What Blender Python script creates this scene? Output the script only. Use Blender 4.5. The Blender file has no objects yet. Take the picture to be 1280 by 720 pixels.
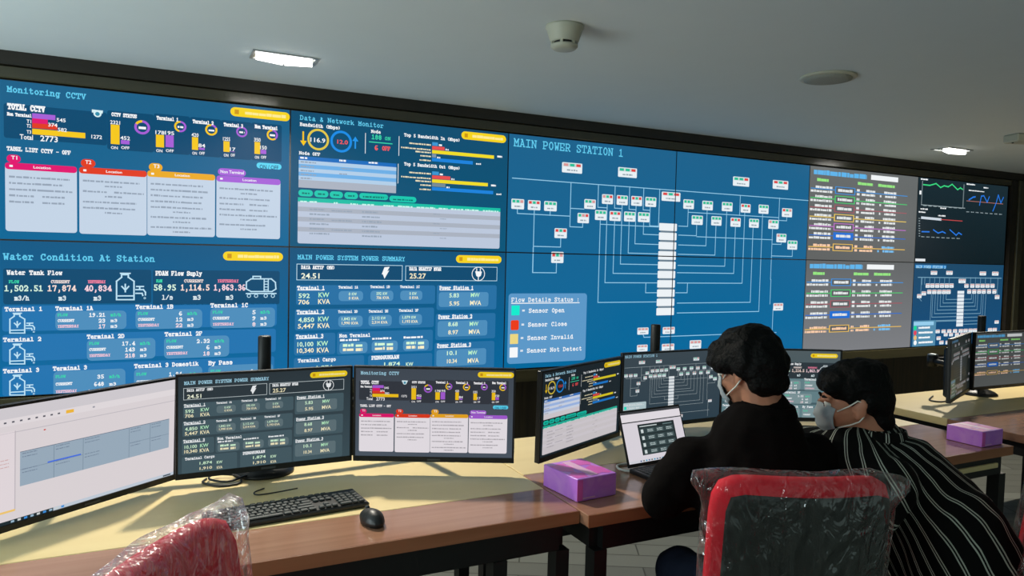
import bpy, math, random
from mathutils import Vector, Matrix, noise
random.seed(7)
S = bpy.context.scene
COL = S.collection
PI = math.pi

# ------------------------------------------------------------------ camera, world, exposure
CH = 1.50                                   # camera height above the floor
YAW, PITCH, ROLL, FPX = 0.460516650, -0.0466731094, 0.0237374708, 901.349283
CAM = Vector((-0.607137, -3.760226, CH))
_f = Vector((math.sin(YAW) * math.cos(PITCH), math.cos(YAW) * math.cos(PITCH), math.sin(PITCH)))
_r0 = Vector((math.cos(YAW), -math.sin(YAW), 0))
_u0 = _r0.cross(_f)
CR = _r0 * math.cos(ROLL) + _u0 * math.sin(ROLL)
CU = -_r0 * math.sin(ROLL) + _u0 * math.cos(ROLL)
CF = _f
cd = bpy.data.cameras.new('camera'); cam = bpy.data.objects.new('camera', cd); COL.objects.link(cam)
cd.sensor_width = 36.0; cd.lens = 36.0 * FPX / 1280.0; cd.clip_start = 0.05; cd.clip_end = 60
M = Matrix((CR, CU, -CF)).transposed().to_4x4(); M.translation = CAM
cam.matrix_world = M
S.camera = cam
S.view_settings.view_transform = 'Standard'; S.view_settings.look = 'None'
S.view_settings.gamma = 1.0; S.view_settings.use_curve_mapping = False
S.view_settings.exposure = 0.0
try: S.cycles.use_denoising = True
except Exception: pass
wd = bpy.data.worlds.new('world'); S.world = wd; wd.use_nodes = True
bg = wd.node_tree.nodes['Background']; bg.inputs[0].default_value = (0.74, 0.95, 0.90, 1); bg.inputs[1].default_value = 0.36
LAMP_W = 170.0                               # each recessed ceiling lamp
al = bpy.data.lights.new('side_light', 'AREA'); al.shape = 'RECTANGLE'; al.size = 2.6; al.size_y = 1.4; al.energy = 125.0; al.color = (.80, .96, 1.0)   # unseen soft light added at the left to brighten the ceiling
ao = bpy.data.objects.new('side_light', al); COL.objects.link(ao); ao.location = (-3.05, -1.9, 1.20)
ao.rotation_euler = Vector((.6, .05, .8)).to_track_quat('-Z', 'Y').to_euler()

def ray(px, py): return CF + CR * ((px - 640) / FPX) - CU * ((py - 360) / FPX)
def at(px, py, dep): return CAM + ray(px, py) * dep
def on_z(px, py, z):
    d = ray(px, py); return CAM + d * ((z - CAM.z) / d.z)
def on_y(px, py, y=0.0):
    d = ray(px, py); return CAM + d * ((y - CAM.y) / d.y)

# ------------------------------------------------------------------ colours and materials
def lin1(c):
    c /= 255.0
    return c / 12.92 if c <= 0.04045 else ((c + 0.055) / 1.055) ** 2.4
def lin(c): return (lin1(c[0]), lin1(c[1]), lin1(c[2]))

def mat(name, rgb, rough=0.6, spec=0.5, metal=0.0, bump=0.0, bscale=40.0, var=0.0, vscale=6.0, coat=0.0, alpha=1.0):
    m = bpy.data.materials.new(name); m.use_nodes = True
    nt = m.node_tree; b = nt.nodes['Principled BSDF']
    c = lin(rgb)
    b.inputs['Base Color'].default_value = (*c, 1); b.inputs['Roughness'].default_value = rough
    b.inputs['Metallic'].default_value = metal; b.inputs['Specular IOR Level'].default_value = spec
    if coat: b.inputs['Coat Weight'].default_value = coat; b.inputs['Coat Roughness'].default_value = 0.15
    tc = nt.nodes.new('ShaderNodeTexCoord')
    nz = nt.nodes.new('ShaderNodeTexNoise'); nz.inputs['Scale'].default_value = vscale; nz.inputs['Detail'].default_value = 4
    nt.links.new(tc.outputs['Object'], nz.inputs['Vector'])
    mx = nt.nodes.new('ShaderNodeMix'); mx.data_type = 'RGBA'
    v = max(var, 0.02)
    mx.inputs['A'].default_value = (*[x * (1 - v) for x in c], 1); mx.inputs['B'].default_value = (*[min(1, x * (1 + v)) for x in c], 1)
    nt.links.new(nz.outputs['Fac'], mx.inputs['Factor']); nt.links.new(mx.outputs['Result'], b.inputs['Base Color'])
    if bump:
        n2 = nt.nodes.new('ShaderNodeTexNoise'); n2.inputs['Scale'].default_value = bscale; n2.inputs['Detail'].default_value = 5
        nt.links.new(tc.outputs['Object'], n2.inputs['Vector'])
        bp = nt.nodes.new('ShaderNodeBump'); bp.inputs['Strength'].default_value = bump; bp.inputs['Distance'].default_value = 0.01
        nt.links.new(n2.outputs['Fac'], bp.inputs['Height']); nt.links.new(bp.outputs['Normal'], b.inputs['Normal'])
    return m

def wood(name, a, b_, axis=0, rough=0.4, scale=3.0, stretch=14.0, spec=0.5):
    m = bpy.data.materials.new(name); m.use_nodes = True
    nt = m.node_tree; b = nt.nodes['Principled BSDF']
    b.inputs['Roughness'].default_value = rough; b.inputs['Specular IOR Level'].default_value = spec
    tc = nt.nodes.new('ShaderNodeTexCoord'); mp = nt.nodes.new('ShaderNodeMapping')
    sc = [stretch] * 3; sc[axis] = 0.8
    mp.inputs['Scale'].default_value = sc
    nz = nt.nodes.new('ShaderNodeTexNoise'); nz.inputs['Scale'].default_value = scale; nz.inputs['Detail'].default_value = 6; nz.inputs['Distortion'].default_value = 0.6
    rp = nt.nodes.new('ShaderNodeValToRGB')
    rp.color_ramp.elements[0].position = 0.3; rp.color_ramp.elements[0].color = (*lin(a), 1)
    rp.color_ramp.elements[1].position = 0.72; rp.color_ramp.elements[1].color = (*lin(b_), 1)
    nt.links.new(tc.outputs['Object'], mp.inputs['Vector']); nt.links.new(mp.outputs['Vector'], nz.inputs['Vector'])
    nt.links.new(nz.outputs['Fac'], rp.inputs['Fac']); nt.links.new(rp.outputs['Color'], b.inputs['Base Color'])
    return m

def emit(name, rgb, strength):
    m = bpy.data.materials.new(name); m.use_nodes = True
    b = m.node_tree.nodes['Principled BSDF']
    b.inputs['Base Color'].default_value = (0.9, 0.9, 0.9, 1)
    b.inputs['Emission Color'].default_value = (*lin(rgb), 1); b.inputs['Emission Strength'].default_value = strength
    return m

def screen_material(name, rough, spec):
    m = bpy.data.materials.new(name); m.use_nodes = True
    nt = m.node_tree; b = nt.nodes['Principled BSDF']
    b.inputs['Base Color'].default_value = (0.004, 0.004, 0.005, 1)
    b.inputs['Roughness'].default_value = rough; b.inputs['Specular IOR Level'].default_value = spec
    a = nt.nodes.new('ShaderNodeAttribute'); a.attribute_name = 'Col'
    nt.links.new(a.outputs['Color'], b.inputs['Emission Color']); b.inputs['Emission Strength'].default_value = 1.0
    return m

def film(name, tint, amount, rough=0.12, scale=18.0):
    """crinkled clear plastic: mostly see-through, with glossy wrinkles"""
    m = bpy.data.materials.new(name); m.use_nodes = True
    nt = m.node_tree; nt.nodes.remove(nt.nodes['Principled BSDF'])
    out = nt.nodes['Material Output']
    tr = nt.nodes.new('ShaderNodeBsdfTransparent'); gl = nt.nodes.new('ShaderNodeBsdfGlossy'); df = nt.nodes.new('ShaderNodeBsdfDiffuse')
    gl.inputs['Roughness'].default_value = rough; gl.inputs['Color'].default_value = (0.95, 0.97, 0.96, 1)
    df.inputs['Color'].default_value = (*lin(tint), 1)
    tc = nt.nodes.new('ShaderNodeTexCoord'); mp = nt.nodes.new('ShaderNodeMapping'); mp.inputs['Scale'].default_value = (1, 1, 0.35)
    nz = nt.nodes.new('ShaderNodeTexNoise'); nz.inputs['Scale'].default_value = scale; nz.inputs['Detail'].default_value = 3; nz.inputs['Distortion'].default_value = 1.6
    nt.links.new(tc.outputs['Object'], mp.inputs['Vector']); nt.links.new(mp.outputs['Vector'], nz.inputs['Vector'])
    bp = nt.nodes.new('ShaderNodeBump'); bp.inputs['Strength'].default_value = 1.0; bp.inputs['Distance'].default_value = 0.03
    nt.links.new(nz.outputs['Fac'], bp.inputs['Height'])
    nt.links.new(bp.outputs['Normal'], gl.inputs['Normal']); nt.links.new(bp.outputs['Normal'], df.inputs['Normal'])
    m1 = nt.nodes.new('ShaderNodeMixShader'); m1.inputs[0].default_value = 0.72
    nt.links.new(df.outputs[0], m1.inputs[1]); nt.links.new(gl.outputs[0], m1.inputs[2])
    fr = nt.nodes.new('ShaderNodeLayerWeight'); fr.inputs['Blend'].default_value = 0.35
    rp = nt.nodes.new('ShaderNodeMapRange'); rp.inputs['From Min'].default_value = 0.5; rp.inputs['From Max'].default_value = 0.75
    rp.inputs['To Min'].default_value = amount * 0.35; rp.inputs['To Max'].default_value = amount
    nt.links.new(nz.outputs['Fac'], rp.inputs['Value'])
    ad = nt.nodes.new('ShaderNodeMath'); ad.operation = 'MULTIPLY_ADD'; ad.inputs[1].default_value = 0.5
    nt.links.new(fr.outputs['Facing'], ad.inputs[0]); nt.links.new(rp.outputs[0], ad.inputs[2]); ad.use_clamp = True
    m2 = nt.nodes.new('ShaderNodeMixShader')
    nt.links.new(ad.outputs[0], m2.inputs[0]); nt.links.new(tr.outputs[0], m2.inputs[1]); nt.links.new(m1.outputs[0], m2.inputs[2])
    nt.links.new(m2.outputs[0], out.inputs['Surface'])
    return m

MT = dict(
    ceiling=mat('ceiling_paint', (208, 216, 216), 0.85, 0.2, bump=0.03, bscale=60),
    wall=wood('dark_wood_wall', (34, 27, 15), (62, 50, 30), 2, 0.45, 2.0, 16),
    band=wood('black_brown_band', (20, 16, 8), (34, 27, 14), 0, 0.5, 2.0, 12),
    strip=wood('glossy_strip', (52, 50, 34), (64, 60, 42), 0, 0.18, 2.0, 8, 0.6),
    plaster=mat('side_wall_paint', (150, 146, 132), 0.8, 0.2),
    beige=wood('beige_laminate', (222, 199, 142), (230, 208, 153), 0, 0.38, 1.5, 6, 0.4),
    brown=wood('brown_laminate', (150, 108, 84), (166, 122, 97), 0, 0.17, 2.0, 18, 0.6),
    edge=wood('brown_edge', (160, 102, 68), (176, 116, 80), 0, 0.45, 2.0, 18, 0.4),
    blackmetal=mat('black_metal', (16, 17, 16), 0.5, 0.4),
    plastic=mat('black_plastic', (20, 22, 23), 0.42, 0.5, bump=0.02, bscale=300),
    keycap=mat('key_caps', (44, 50, 50), 0.5, 0.5),
    floor=None,
    red=mat('red_upholstery', (222, 12, 40), 0.75, 0.3, bump=0.15, bscale=160),
    blackpanel=mat('black_back_panel', (22, 26, 24), 0.6, 0.4, bump=0.05, bscale=200),
    chrome=mat('grey_metal', (150, 152, 150), 0.3, 0.5, metal=0.9),
    white=mat('white_plastic', (225, 226, 218), 0.5, 0.4),
    offwhite=mat('aged_white_plastic', (176, 176, 158), 0.5, 0.4),
    skin=mat('skin', (176, 122, 94), 0.55, 0.4, var=0.08, vscale=30),
    hair=mat('black_hair', (5, 6, 5), 0.6, 0.12, bump=0.6, bscale=90),
    shirt=mat('black_brown_shirt', (13, 10, 9), 0.95, 0.08, bump=0.3, bscale=25),
    jeans=mat('dark_jeans', (30, 38, 56), 0.9, 0.2, bump=0.15, bscale=200),
    shoe=mat('black_shoe', (24, 22, 22), 0.5, 0.4),
    mask=mat('grey_white_mask', (168, 178, 182), 0.85, 0.1, bump=0.2, bscale=30),
    maskdark=mat('dark_mask', (40, 42, 42), 0.85, 0.1),
    strap=mat('white_strap', (226, 226, 214), 0.8, 0.1),
    silver=mat('silver_metal', (160, 164, 165), 0.35, 0.5, metal=0.7),
    greybox=mat('grey_casing', (96, 102, 98), 0.5, 0.4),
    lamp=emit('lamp_tube', (255, 252, 244), 9.0),
    reflector=mat('lamp_reflector', (215, 215, 210), 0.25, 0.5, metal=0.8),
    film=film('clear_film', (150, 160, 156), 0.12, 0.07),
    film_pink=film('clear_film_bright', (225, 190, 205), 0.24, 0.2, 24.0),
    screen=screen_material('wall_screen', 0.2, 0.10),
    monitor=screen_material('monitor_screen', 0.35, 0.10),
)
def floor_material():
    m = bpy.data.materials.new('grey_plank_floor'); m.use_nodes = True
    nt = m.node_tree; b = nt.nodes['Principled BSDF']; b.inputs['Roughness'].default_value = 0.4
    tc = nt.nodes.new('ShaderNodeTexCoord')
    mp = nt.nodes.new('ShaderNodeMapping'); mp.inputs['Rotation'].default_value = (0, 0, 0.5)
    br = nt.nodes.new('ShaderNodeTexBrick'); br.inputs['Scale'].default_value = 1.0
    br.inputs['Color1'].default_value = (*lin((122, 124, 116)), 1); br.inputs['Color2'].default_value = (*lin((100, 101, 94)), 1)
    br.inputs['Mortar'].default_value = (*lin((70, 70, 64)), 1); br.inputs['Mortar Size'].default_value = 0.004
    br.inputs['Brick Width'].default_value = 1.2; br.inputs['Row Height'].default_value = 0.14
    nt.links.new(tc.outputs['Object'], mp.inputs['Vector']); nt.links.new(mp.outputs['Vector'], br.inputs['Vector'])
    nt.links.new(br.outputs['Color'], b.inputs['Base Color'])
    return m
MT['floor'] = floor_material()
def tissue_material():
    m = bpy.data.materials.new('purple_card'); m.use_nodes = True
    nt = m.node_tree; b = nt.nodes['Principled BSDF']; b.inputs['Roughness'].default_value = 0.35
    tc = nt.nodes.new('ShaderNodeTexCoord'); nz = nt.nodes.new('ShaderNodeTexNoise')
    nz.inputs['Scale'].default_value = 9; nz.inputs['Detail'].default_value = 3; nz.inputs['Distortion'].default_value = 2.0
    rp = nt.nodes.new('ShaderNodeValToRGB')
    rp.color_ramp.elements[0].position = 0.4; rp.color_ramp.elements[0].color = (*lin((192, 118, 226)), 1)
    rp.color_ramp.elements[1].position = 0.72; rp.color_ramp.elements[1].color = (*lin((208, 146, 228)), 1)
    nt.links.new(tc.outputs['Object'], nz.inputs['Vector']); nt.links.new(nz.outputs['Fac'], rp.inputs['Fac'])
    nt.links.new(rp.outputs['Color'], b.inputs['Base Color'])
    return m
MT['tissue'] = tissue_material()
MT['magenta'] = mat('magenta_print', (214, 96, 190), 0.35, 0.4, var=0.15, vscale=20)
MT['tissuepale'] = mat('pale_print', (226, 176, 214), 0.35, 0.4)

def striped_shirt():
    m = bpy.data.materials.new('striped_shirt'); m.use_nodes = True
    nt = m.node_tree; b = nt.nodes['Principled BSDF']; b.inputs['Roughness'].default_value = 0.9; b.inputs['Specular IOR Level'].default_value = 0.15
    L = nt.links.new
    def math_(op, a, c=None, clamp=False):
        n = nt.nodes.new('ShaderNodeMath'); n.operation = op; n.use_clamp = clamp
        for i, v in enumerate((a, c)):
            if v is None: continue
            if isinstance(v, (int, float)): n.inputs[i].default_value = v
            else: L(v, n.inputs[i])
        return n.outputs[0]
    tc = nt.nodes.new('ShaderNodeTexCoord')
    nz = nt.nodes.new('ShaderNodeTexNoise'); nz.inputs['Scale'].default_value = 7; nz.inputs['Detail'].default_value = 2
    L(tc.outputs['Object'], nz.inputs['Vector'])
    at_ = nt.nodes.new('ShaderNodeAttribute'); at_.attribute_name = 'stripe'
    u = math_('ADD', at_.outputs['Fac'], math_('MULTIPLY', nz.outputs['Fac'], 0.018))
    fr = math_('FRACT', math_('DIVIDE', u, 0.047))
    d1 = math_('ABSOLUTE', math_('SUBTRACT', fr, 0.40)); d2 = math_('ABSOLUTE', math_('SUBTRACT', fr, 0.56))
    w = math_('LESS_THAN', math_('MINIMUM', d1, d2), 0.035)
    n3 = nt.nodes.new('ShaderNodeTexNoise'); n3.inputs['Scale'].default_value = 22; L(tc.outputs['Object'], n3.inputs['Vector'])
    w2 = math_('MULTIPLY', w, math_('MULTIPLY_ADD', n3.outputs['Fac'], 1.6), True)
    mx = nt.nodes.new('ShaderNodeMix'); mx.data_type = 'RGBA'
    mx.inputs['A'].default_value = (*lin((9, 10, 9)), 1); mx.inputs['B'].default_value = (*lin((172, 178, 166)), 1)
    L(w2, mx.inputs['Factor']); L(mx.outputs['Result'], b.inputs['Base Color'])
    return m
MT['striped'] = striped_shirt()

# ------------------------------------------------------------------ mesh helpers
class MB:
    """collects shapes and links them as ONE mesh object"""
    def __init__(s): s.v = []; s.f = []; s.mi = []; s.sm = []; s.cur = 0
    def add(s, vs, fs, smooth=False):
        o = len(s.v); s.v += [tuple(v) for v in vs]
        for f in fs: s.f.append([i + o for i in f]); s.mi.append(s.cur); s.sm.append(smooth)
        return s
    def box(s, x0, x1, y0, y1, z0, z1, bev=0.0, T=None):
        x0, x1 = sorted((x0, x1)); y0, y1 = sorted((y0, y1)); z0, z1 = sorted((z0, z1))
        b = min(bev, (x1 - x0) * .45, (y1 - y0) * .45, (z1 - z0) * .45)
        if b <= 0:
            vs = [(x, y, z) for x in (x0, x1) for y in (y0, y1) for z in (z0, z1)]
            fs = [(0, 1, 3, 2), (4, 6, 7, 5), (0, 4, 5, 1), (2, 3, 7, 6), (0, 2, 6, 4), (1, 5, 7, 3)]
        else:
            vs = []; idx = {}
            for i, x in enumerate((x0, x1)):
                for j, y in enumerate((y0, y1)):
                    for k, z in enumerate((z0, z1)):
                        sx, sy, sz = (1, -1)[i], (1, -1)[j], (1, -1)[k]
                        for a in range(3):
                            p = [x + sx * b, y + sy * b, z + sz * b]; p[a] = (x, y, z)[a]
                            idx[i, j, k, a] = len(vs); vs.append(tuple(p))
            fs = []
            R2 = (0, 1)
            for i in R2: fs.append([idx[i, j, k, 0] for j, k in ((0, 0), (0, 1), (1, 1), (1, 0))][::(1, -1)[i]])
            for j in R2: fs.append([idx[i, j, k, 1] for i, k in ((0, 0), (1, 0), (1, 1), (0, 1))][::(1, -1)[j]])
            for k in R2: fs.append([idx[i, j, k, 2] for i, j in ((0, 0), (0, 1), (1, 1), (1, 0))][::(1, -1)[k]])
            for i in R2:
                for j in R2: fs.append([idx[i, j, 0, 0], idx[i, j, 1, 0], idx[i, j, 1, 1], idx[i, j, 0, 1]])
            for i in R2:
                for k in R2: fs.append([idx[i, 0, k, 0], idx[i, 1, k, 0], idx[i, 1, k, 2], idx[i, 0, k, 2]])
            for j in R2:
                for k in R2: fs.append([idx[0, j, k, 1], idx[1, j, k, 1], idx[1, j, k, 2], idx[0, j, k, 2]])
            for i in R2:
                for j in R2:
                    for k in R2: fs.append([idx[i, j, k, a] for a in range(3)])
        if T is not None: vs = [T @ Vector(v) for v in vs]
        return s.add(vs, fs)
    def tube(s, pts, r, n=8, caps=True, smooth=True):
        pts = [Vector(p) for p in pts]; rs = r if isinstance(r, (list, tuple)) else [r] * len(pts)
        vs = []; prev = None
        for i, p in enumerate(pts):
            t = (pts[min(i + 1, len(pts) - 1)] - pts[max(i - 1, 0)]).normalized()
            if prev is None:
                a = t.cross(Vector((0, 0, 1)));
                if a.length < 1e-3: a = t.cross(Vector((1, 0, 0)))
            else: a = prev - t * prev.dot(t)
            a.normalize(); prev = a; b = t.cross(a)
            vs += [p + (a * math.cos(2 * PI * k / n) + b * math.sin(2 * PI * k / n)) * rs[i] for k in range(n)]
        fs = [(i * n + k, i * n + (k + 1) % n, (i + 1) * n + (k + 1) % n, (i + 1) * n + k) for i in range(len(pts) - 1) for k in range(n)]
        if caps: fs += [list(range(n))[::-1], [(len(pts) - 1) * n + k for k in range(n)]]
        return s.add(vs, fs, smooth)
    def lathe(s, prof, c, n=32, smooth=True, axis='z'):
        vs = []
        for r, z in prof: vs += [(c[0] + r * math.cos(2 * PI * k / n), c[1] + r * math.sin(2 * PI * k / n), c[2] + z) for k in range(n)]
        fs = [(i * n + k, i * n + (k + 1) % n, (i + 1) * n + (k + 1) % n, (i + 1) * n + k) for i in range(len(prof) - 1) for k in range(n)]
        fs += [list(range(n))[::-1], [(len(prof) - 1) * n + k for k in range(n)]]
        return s.add(vs, fs, smooth)
    def grid(s, P, closed_u=False, smooth=True):
        """P[i][j] points"""
        m, n = len(P), len(P[0])
        vs = [p for row in P for p in row]
        fs = [(i * n + j, i * n + (j + 1) % n, (i + 1) * n + (j + 1) % n, (i + 1) * n + j) for i in range(m - 1) for j in range(n if closed_u else n - 1)]
        return s.add(vs, fs, smooth)
    def build(s, name, mats, parent=None, T=None):
        me = bpy.data.meshes.new(name)
        vs = s.v if T is None else [tuple(T @ Vector(v)) for v in s.v]
        me.from_pydata(vs, [], s.f)
        for m in (mats if isinstance(mats, (list, tuple)) else [mats]): me.materials.append(m)
        me.polygons.foreach_set('material_index', s.mi); me.polygons.foreach_set('use_smooth', s.sm)
        import bmesh
        bm = bmesh.new(); bm.from_mesh(me); bmesh.ops.recalc_face_normals(bm, faces=bm.faces); bm.to_mesh(me); bm.free()
        me.update()
        o = bpy.data.objects.new(name, me); COL.objects.link(o)
        if parent is not None: o.parent = parent
        return o

def tag(o, label, cat, group=None, kind=None):
    if label: o['label'] = label
    if cat: o['category'] = cat
    if group: o['group'] = group
    if kind: o['kind'] = kind
    return o
def thing(name, label, cat, loc=(0, 0, 0), rz=0.0, group=None):
    o = bpy.data.objects.new(name, None); COL.objects.link(o); o.location = loc; o.rotation_euler = (0, 0, rz)
    o.empty_display_size = 0.1
    return tag(o, label, cat, group)
def struct(mb, name, m):
    o = mb.build(name, m); o['kind'] = 'structure'; return o
def copy_tree(o, parent=None):
    c = o.copy(); COL.objects.link(c)
    if parent is not None: c.parent = parent
    for ch in list(o.children): copy_tree(ch, c)
    return c

class Blob:
    """overlapping ellipsoids and tapered limbs fused into one continuous skin"""
    def __init__(s): s.mb = MB()
    def ell(s, c, r, R=None, n=16):
        c = Vector(c); R = R or Matrix.Identity(3); vs = []; m = n // 2
        for i in range(m + 1):
            th = PI * i / m
            for k in range(n):
                ph = 2 * PI * k / n
                vs.append(c + R @ Vector((r[0] * math.sin(th) * math.cos(ph), r[1] * math.sin(th) * math.sin(ph), r[2] * math.cos(th))))
        fs = [(i * n + k, (i + 1) * n + k, (i + 1) * n + (k + 1) % n, i * n + (k + 1) % n) for i in range(m) for k in range(n)]
        s.mb.add(vs, fs); return s
    def limb(s, pts, rs, n=14):
        pts = [Vector(p) for p in pts]
        s.mb.tube(pts, list(rs), n)
        for p, r in zip(pts, rs): s.ell(p, (r, r, r), None, 12)
        return s
    def build(s, name, m, parent=None, voxel=0.008, smooth=6, T=None, wrinkle=0.0, wscale=14.0):
        o = s.mb.build(name, m, None, T)
        r = o.modifiers.new('r', 'REMESH'); r.mode = 'VOXEL'; r.voxel_size = voxel; r.use_smooth_shade = True
        sm = o.modifiers.new('s', 'SMOOTH'); sm.factor = 0.5; sm.iterations = smooth
        bpy.context.view_layer.update()
        dg = bpy.context.evaluated_depsgraph_get()
        me = bpy.data.meshes.new_from_object(o.evaluated_get(dg))
        old = o.data; o.modifiers.clear(); o.data = me; bpy.data.meshes.remove(old); me.name = name
        if not me.materials: me.materials.append(m)
        if wrinkle:
            for v in me.vertices:
                p = v.co; q = Vector((p.x, p.y, p.z * 0.6)) * wscale
                d = noise.noise(q) + 0.5 * noise.noise(q * 2.1)
                v.co = p + v.normal * d * wrinkle
        for p in me.polygons: p.use_smooth = True
        if parent is not None: o.parent = parent
        return o

# ------------------------------------------------------------------ lettering: a slab-serif stroke alphabet
GL = {
'A': '12 49 72|24 64|02 22|62 82|29 49', 'B': '09 19 59 78 77 56 16|56 75 73 52 12 02|19 12', 'C': '79 77|78 59 39 17 14 32 52 73',
'D': '09 49 68 77 74 63 42 02|19 12', 'E': '09 79 77|19 12|02 72 74|15 55', 'F': '09 79 77|19 12|15 55|02 32', 'G': '79 77|78 59 39 17 14 32 52 73 75 45',
'H': '19 12|79 72|16 76|09 29|69 89|02 22|62 82', 'I': '19 79|49 42|12 72', 'J': '39 89|69 63 42 22 13 15', 'K': '19 12|79 15|35 72|09 29|69 89|02 22|62 82',
'L': '09 39|19 12|02 72 74', 'M': '09 19 45 79 89|19 12|79 72|02 32|52 82', 'N': '09 19 72|19 12|79 72|02 22|59 89', 'O': '39 59 77 74 52 32 14 17 39',
'P': '09 59 78 76 55 15|19 12|02 42', 'Q': '39 59 77 74 52 32 14 17 39|43 82', 'R': '09 59 78 76 55 15|19 12|45 72 82|02 32', 'S': '79 77|78 59 29 18 17 36 55 74 73 52 22 13|14 12',
'T': '07 09 89 87|49 42|22 62', 'U': '19 14 32 52 74 79|09 29|69 89', 'V': '19 42 79|09 29|69 89', 'W': '19 22 46 62 79|09 29|69 89', 'X': '19 72|79 12|09 29|69 89|02 22|62 82',
'Y': '19 46 79|46 42|22 62', 'Z': '17 19 79 12 72 74',
'a': '26 37 57 66 62 82|65 24 13 22 42 63', 'b': '09 19 12|15 37 57 75 74 52 32 14', 'c': '66 57 37 15 14 32 52 73', 'd': '49 69 62 82|65 57 27 15 14 22 52 64',
'e': '15 75 66 57 37 15 14 32 62 73', 'f': '79 58 48 42|17 67|12 72', 'g': '87 67 61 50 20|65 57 27 15 14 22 52 64', 'h': '09 19 12|15 37 57 66 62|02 22|52 82',
'i': '27 47 42|12 72|49 48', 'j': '27 57 51 30 10|59 58', 'k': '09 19 12|67 14|35 72|02 22|62 82', 'l': '29 49 42|12 72', 'm': '07 17 12|16 37 46 42|46 67 76 72|02 22|62 82',
'n': '07 17 12|15 37 57 66 62|02 22|52 82', 'o': '37 57 75 74 52 32 14 15 37', 'p': '07 17 10|15 37 57 75 74 52 32 14|00 30', 'q': '87 67 60|65 57 27 15 14 22 52 64|50 80',
'r': '07 27 22|25 47 67 76|02 52', 's': '76 57 27 16 25 65 74 62 22 13', 't': '39 33 42 62 73|17 67', 'u': '07 17 13 32 52 64|57 67 62 82', 'v': '17 42 77|07 27|67 87',
'w': '17 22 45 62 77|07 27|67 87', 'x': '17 72|77 12', 'y': '17 42|77 42 30 00|07 27|67 87', 'z': '17 77 12 72',
'0': '39 59 77 74 52 32 14 17 39', '1': '28 49 42|12 72', '2': '17 29 59 77 76 12 72 73', '3': '18 39 59 77 56 36|56 74 52 22 13', '4': '62 69 14 84|42 82', '5': '79 29 26 56 74 73 52 22 13',
'6': '69 39 16 14 32 52 74 55 35 14', '7': '18 19 79 42', '8': '39 59 77 56 36 17 39|36 14 32 52 74 56', '9': '12 42 65 77 59 39 17 36 56 77',
'.': '42 43', ',': '43 41 30', ':': '43 42|47 46', '=': '15 75|17 77', '-': '15 75', '/': '12 79', '&': '72 28 39 58 57 14 13 22 42 74', '(': '69 47 44 62', ')': '29 47 44 22', '|': '49 41', ' ': '',
}
def _slab(s):
    """-> list of ((x0,y0),(x1,y1)) strokes in units of cap height, and the advance width"""
    out = []
    for i, ch in enumerate(s):
        for pl in GL.get(ch, GL['-']).split('|'):
            pts = [(int(t[0]) / 8 * 0.80 + i * 1.0, (int(t[1]) - 2) / 7) for t in pl.split()]
            out += list(zip(pts, pts[1:]))
    return out, max(len(s) - 0.2, 0.5)
_sans_cache = {}
def _sans(s):
    """triangles of the plain sans lettering, scaled to cap height 1"""
    if s not in _sans_cache:
        cu = bpy.data.curves.new('t', 'FONT'); cu.body = s; cu.resolution_u = 2; cu.offset = 0.018
        ob = bpy.data.objects.new('t', cu); COL.objects.link(ob); bpy.context.view_layer.update()
        me = bpy.data.meshes.new_from_object(ob.evaluated_get(bpy.context.evaluated_depsgraph_get()))
        me.calc_loop_triangles()
        k = 1 / 0.69
        P = [(v.co.x * k, v.co.y * k) for v in me.vertices]
        tr = [[P[i] for i in t.vertices] for t in me.loop_triangles]
        x0 = min(p[0] for p in P); x1 = max(p[0] for p in P)
        _sans_cache[s] = ([[(a - x0, b) for a, b in t] for t in tr], x1 - x0)
        bpy.data.objects.remove(ob); bpy.data.curves.remove(cu); bpy.data.meshes.remove(me)
    return _sans_cache[s]

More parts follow.
